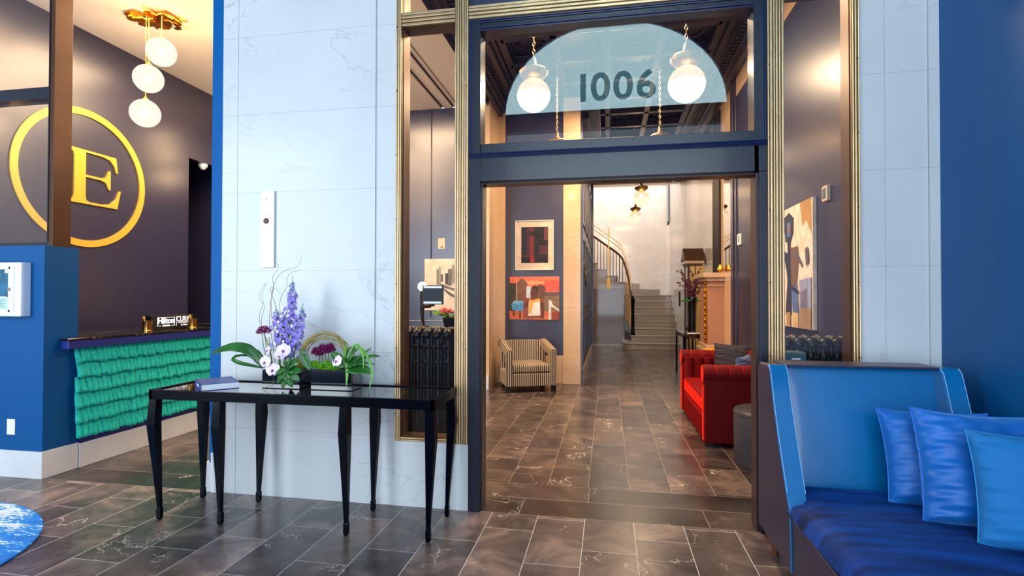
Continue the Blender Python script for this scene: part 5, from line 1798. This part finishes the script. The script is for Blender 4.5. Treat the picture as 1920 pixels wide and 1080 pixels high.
vs_ = thing('tall_vase', 'tall black cylinder vase of dried plum blossom on the hall console', 'vase', (1.42, 9.45, 0.765))
MB().lathe([(0.06, 0), (0.062, 0.3), (0.075, 0.5), (0.088, 0.53), (0.085, 0.60), (0.06, 0.60), (0.05, 0.5), (0.0001, 0.48)], (1.42, 9.45, 0.766), 24).build('vase_body', M['blackglass'], vs_, smooth=True)
random.seed(31)
bl_ = MB()
for k in range(16):
    a = random.uniform(0, 6.28)
    l_ = random.uniform(0.25, 0.5)
    sp_ = random.uniform(0.05, 0.26)
    e_ = Vector((1.42 + sp_ * cos(a) * 1.1 - 0.02, 9.45 + sp_ * sin(a), 1.33 + l_))
    s0 = Vector((1.42, 9.45, 1.28))
    md_ = s0.lerp(e_, 0.5) + Vector((0, 0, 0.05))
    MB().tube([s0, md_, e_], [0.004, 0.003, 0.002], 5).build('branch', M['brassdark'], vs_)
    for q in range(9):
        t = 0.3 + 0.7 * q / 8
        p = s0.lerp(e_, t) + Vector((random.uniform(-.03, .03), random.uniform(-.03, .03), random.uniform(-.02, .03)))
        petal_disc(bl_, p, (random.uniform(-1, 1), -1, random.uniform(-.5, 1)), 0.022, 5, 0.9, 0.3, q)
bl_.build('blossom', M['plum'], vs_)
mb = MB()
for a in (2.6, 3.4, 4.2, 5.2):
    leaf(mb, [(1.42, 9.45, 1.33), (1.42 + .1 * cos(a), 9.45 + .1 * sin(a), 1.34), (1.42 + .22 * cos(a), 9.45 + .2 * sin(a), 1.28)], 0.02, .2, 4)
mb.build('foliage', M['leaf'], vs_)

# small temple shaped cabinet
tc = thing('temple_cabinet', 'tall mahogany and gold cabinet with a temple roof before the stairs', 'cabinet', (1.6, 10.6, 0))
xa, xb, y_, yd = 1.49, 1.76, 10.5, 10.95
MB().box(xa, xa + 0.04, y_, y_ + 0.04, 0.3, 2.02).box(xa, xa + 0.04, yd - 0.04, yd, 0.3, 2.02).box(xa, xa + 0.04, y_, yd, 0.72, 0.8).box(xa - 0.02, xb, y_ - 0.02, yd + 0.02, 1.96, 2.0).build('case', M['woodred'], tc, bevel=0.003)
MB().box(xa, xb + 0.05, y_, yd, 0.0, 0.3).build('plinth', M['woodred'], tc, bevel=0.004)
MB().box(xa + 0.045, xb + 0.04, y_ + 0.001, y_ + 0.03, 0.3, 1.98).build('side_panel', mat('gilded_panel', (206, 168, 100), 0.35, 0.3), tc)
MB().box(xa + 0.13, xa + 0.145, y_ - 0.006, y_, 0.3, 1.98).build('molding', M['dark'], tc)
MB().box(xa + 0.01, xa + 0.014, y_ + 0.04, yd - 0.04, 0.8, 1.95).build('glass_pane', M['glassthin'], tc)
MB().box(xa - 0.05, xb + 0.03, y_ - 0.03, yd + 0.04, 2.0, 2.06).build('cornice', M['beige'], tc, bevel=0.008)
MB().prism([(y_ - 0.05, 2.06), (yd + 0.06, 2.06), ((y_ + yd) / 2, 2.31)], 'x', xa - 0.06, xb + 0.05).build('roof', M['woodred'], tc, bevel=0.005)

# door hardware on the dark corridor panel
for (y, z, lab) in ((9.15, 1.85, 'dark bronze wall plaque on the corridor panel, nearer of two'), (9.75, 1.72, 'dark bronze wall plaque on the corridor panel, farther of two')):
    p_ = thing('wall_plaque', lab, 'plaque', (-0.39, y, z), 'plaques on the corridor panel')
    k_ = MB()
    k_.T = Matrix.Translation((-0.40, y, z)) @ Matrix.Rotation(radians(90), 4, 'Y')
    k_.lathe([(0.10, 0), (0.10, 0.012), (0.08, 0.02), (0.0001, 0.024)], (0, 0, 0), 18, 1.7, 0.8)
    k_.build('plate', M['brassdark'], p_, smooth=True)


# ================================================================== HALL GLOBE PENDANTS
def globe(label, x, y, z, first=None):
    if first is not None:
        return dup(first, (x - GX, y - GY, z - GZ), label)
    t = thing('globe_pendant', label, 'pendant lamp', (x, y, z), 'globe pendants along the hall')
    R_ = 0.15
    MB().sphere((x, y, z), R_, 32, 12, 0, pi / 2 + 0.05).build('frosted_bowl', M['globe_low'], t, smooth=True)
    MB().sphere((x, y, z), R_ * 0.995, 32, 12, pi / 2 + 0.05, pi - 0.42).build('clear_dome', M['globe_up'], t, smooth=True)
    MB().sphere((x, y, z + 0.04), 0.032, 12, 8).build('bulb', M['hall_bulb'], t, smooth=True)
    MB().lathe([(0.062, 0.135), (0.075, 0.15), (0.105, 0.165), (0.125, 0.19), (0.13, 0.215), (0.11, 0.235), (0.06, 0.245), (0.03, 0.27), (0.02, 0.33), (0.012, 0.34)], (x, y, z), 28).build('fitting', mat('lamp_fitting_brass', (150, 112, 60), 0.3, 0.9, bump=0.6, bscale=70) if 'lamp_fitting_brass' not in bpy.data.materials else bpy.data.materials['lamp_fitting_brass'], t, smooth=True)
    c = MB()
    zz = z + 0.34
    k = 0
    while zz < 4.52:
        a = 0.011
        h = 0.022
        pts = []
        for i in range(11):
            q = 2 * pi * i / 10
            px, pz = a * cos(q), h * sin(q)
            pts.append((x + (px if k % 2 else 0), y + (0 if k % 2 else px), zz + pz + 0.018))
        c.tube(pts, 0.0032, 5, False)
        zz += 0.036
        k += 1
    c.build('chain', M['brass'], t, smooth=True)
    return t


GX, GY, GZ = -0.655, 4.72, 3.17
g0 = globe('lit globe pendant nearest the doorway on the left, seen through the transom', GX, GY, GZ)
globe('lit globe pendant nearest the doorway on the right, seen through the transom', 0.64, 4.54, 3.11, g0)
globe('globe pendant of the second hall pair on the left, only its chain in view', -0.65, 6.9, 3.17, g0)
globe('globe pendant of the second hall pair on the right, only its chain in view', 0.65, 6.9, 3.17, g0)
globe('upper and nearer lit globe pendant seen through the open doorway', 0.645, 10.57, 3.28, g0)
globe('lower and farther lit globe pendant seen through the open doorway', 0.67, 13.3, 3.32, g0)
bpy.context.view_layer.update()
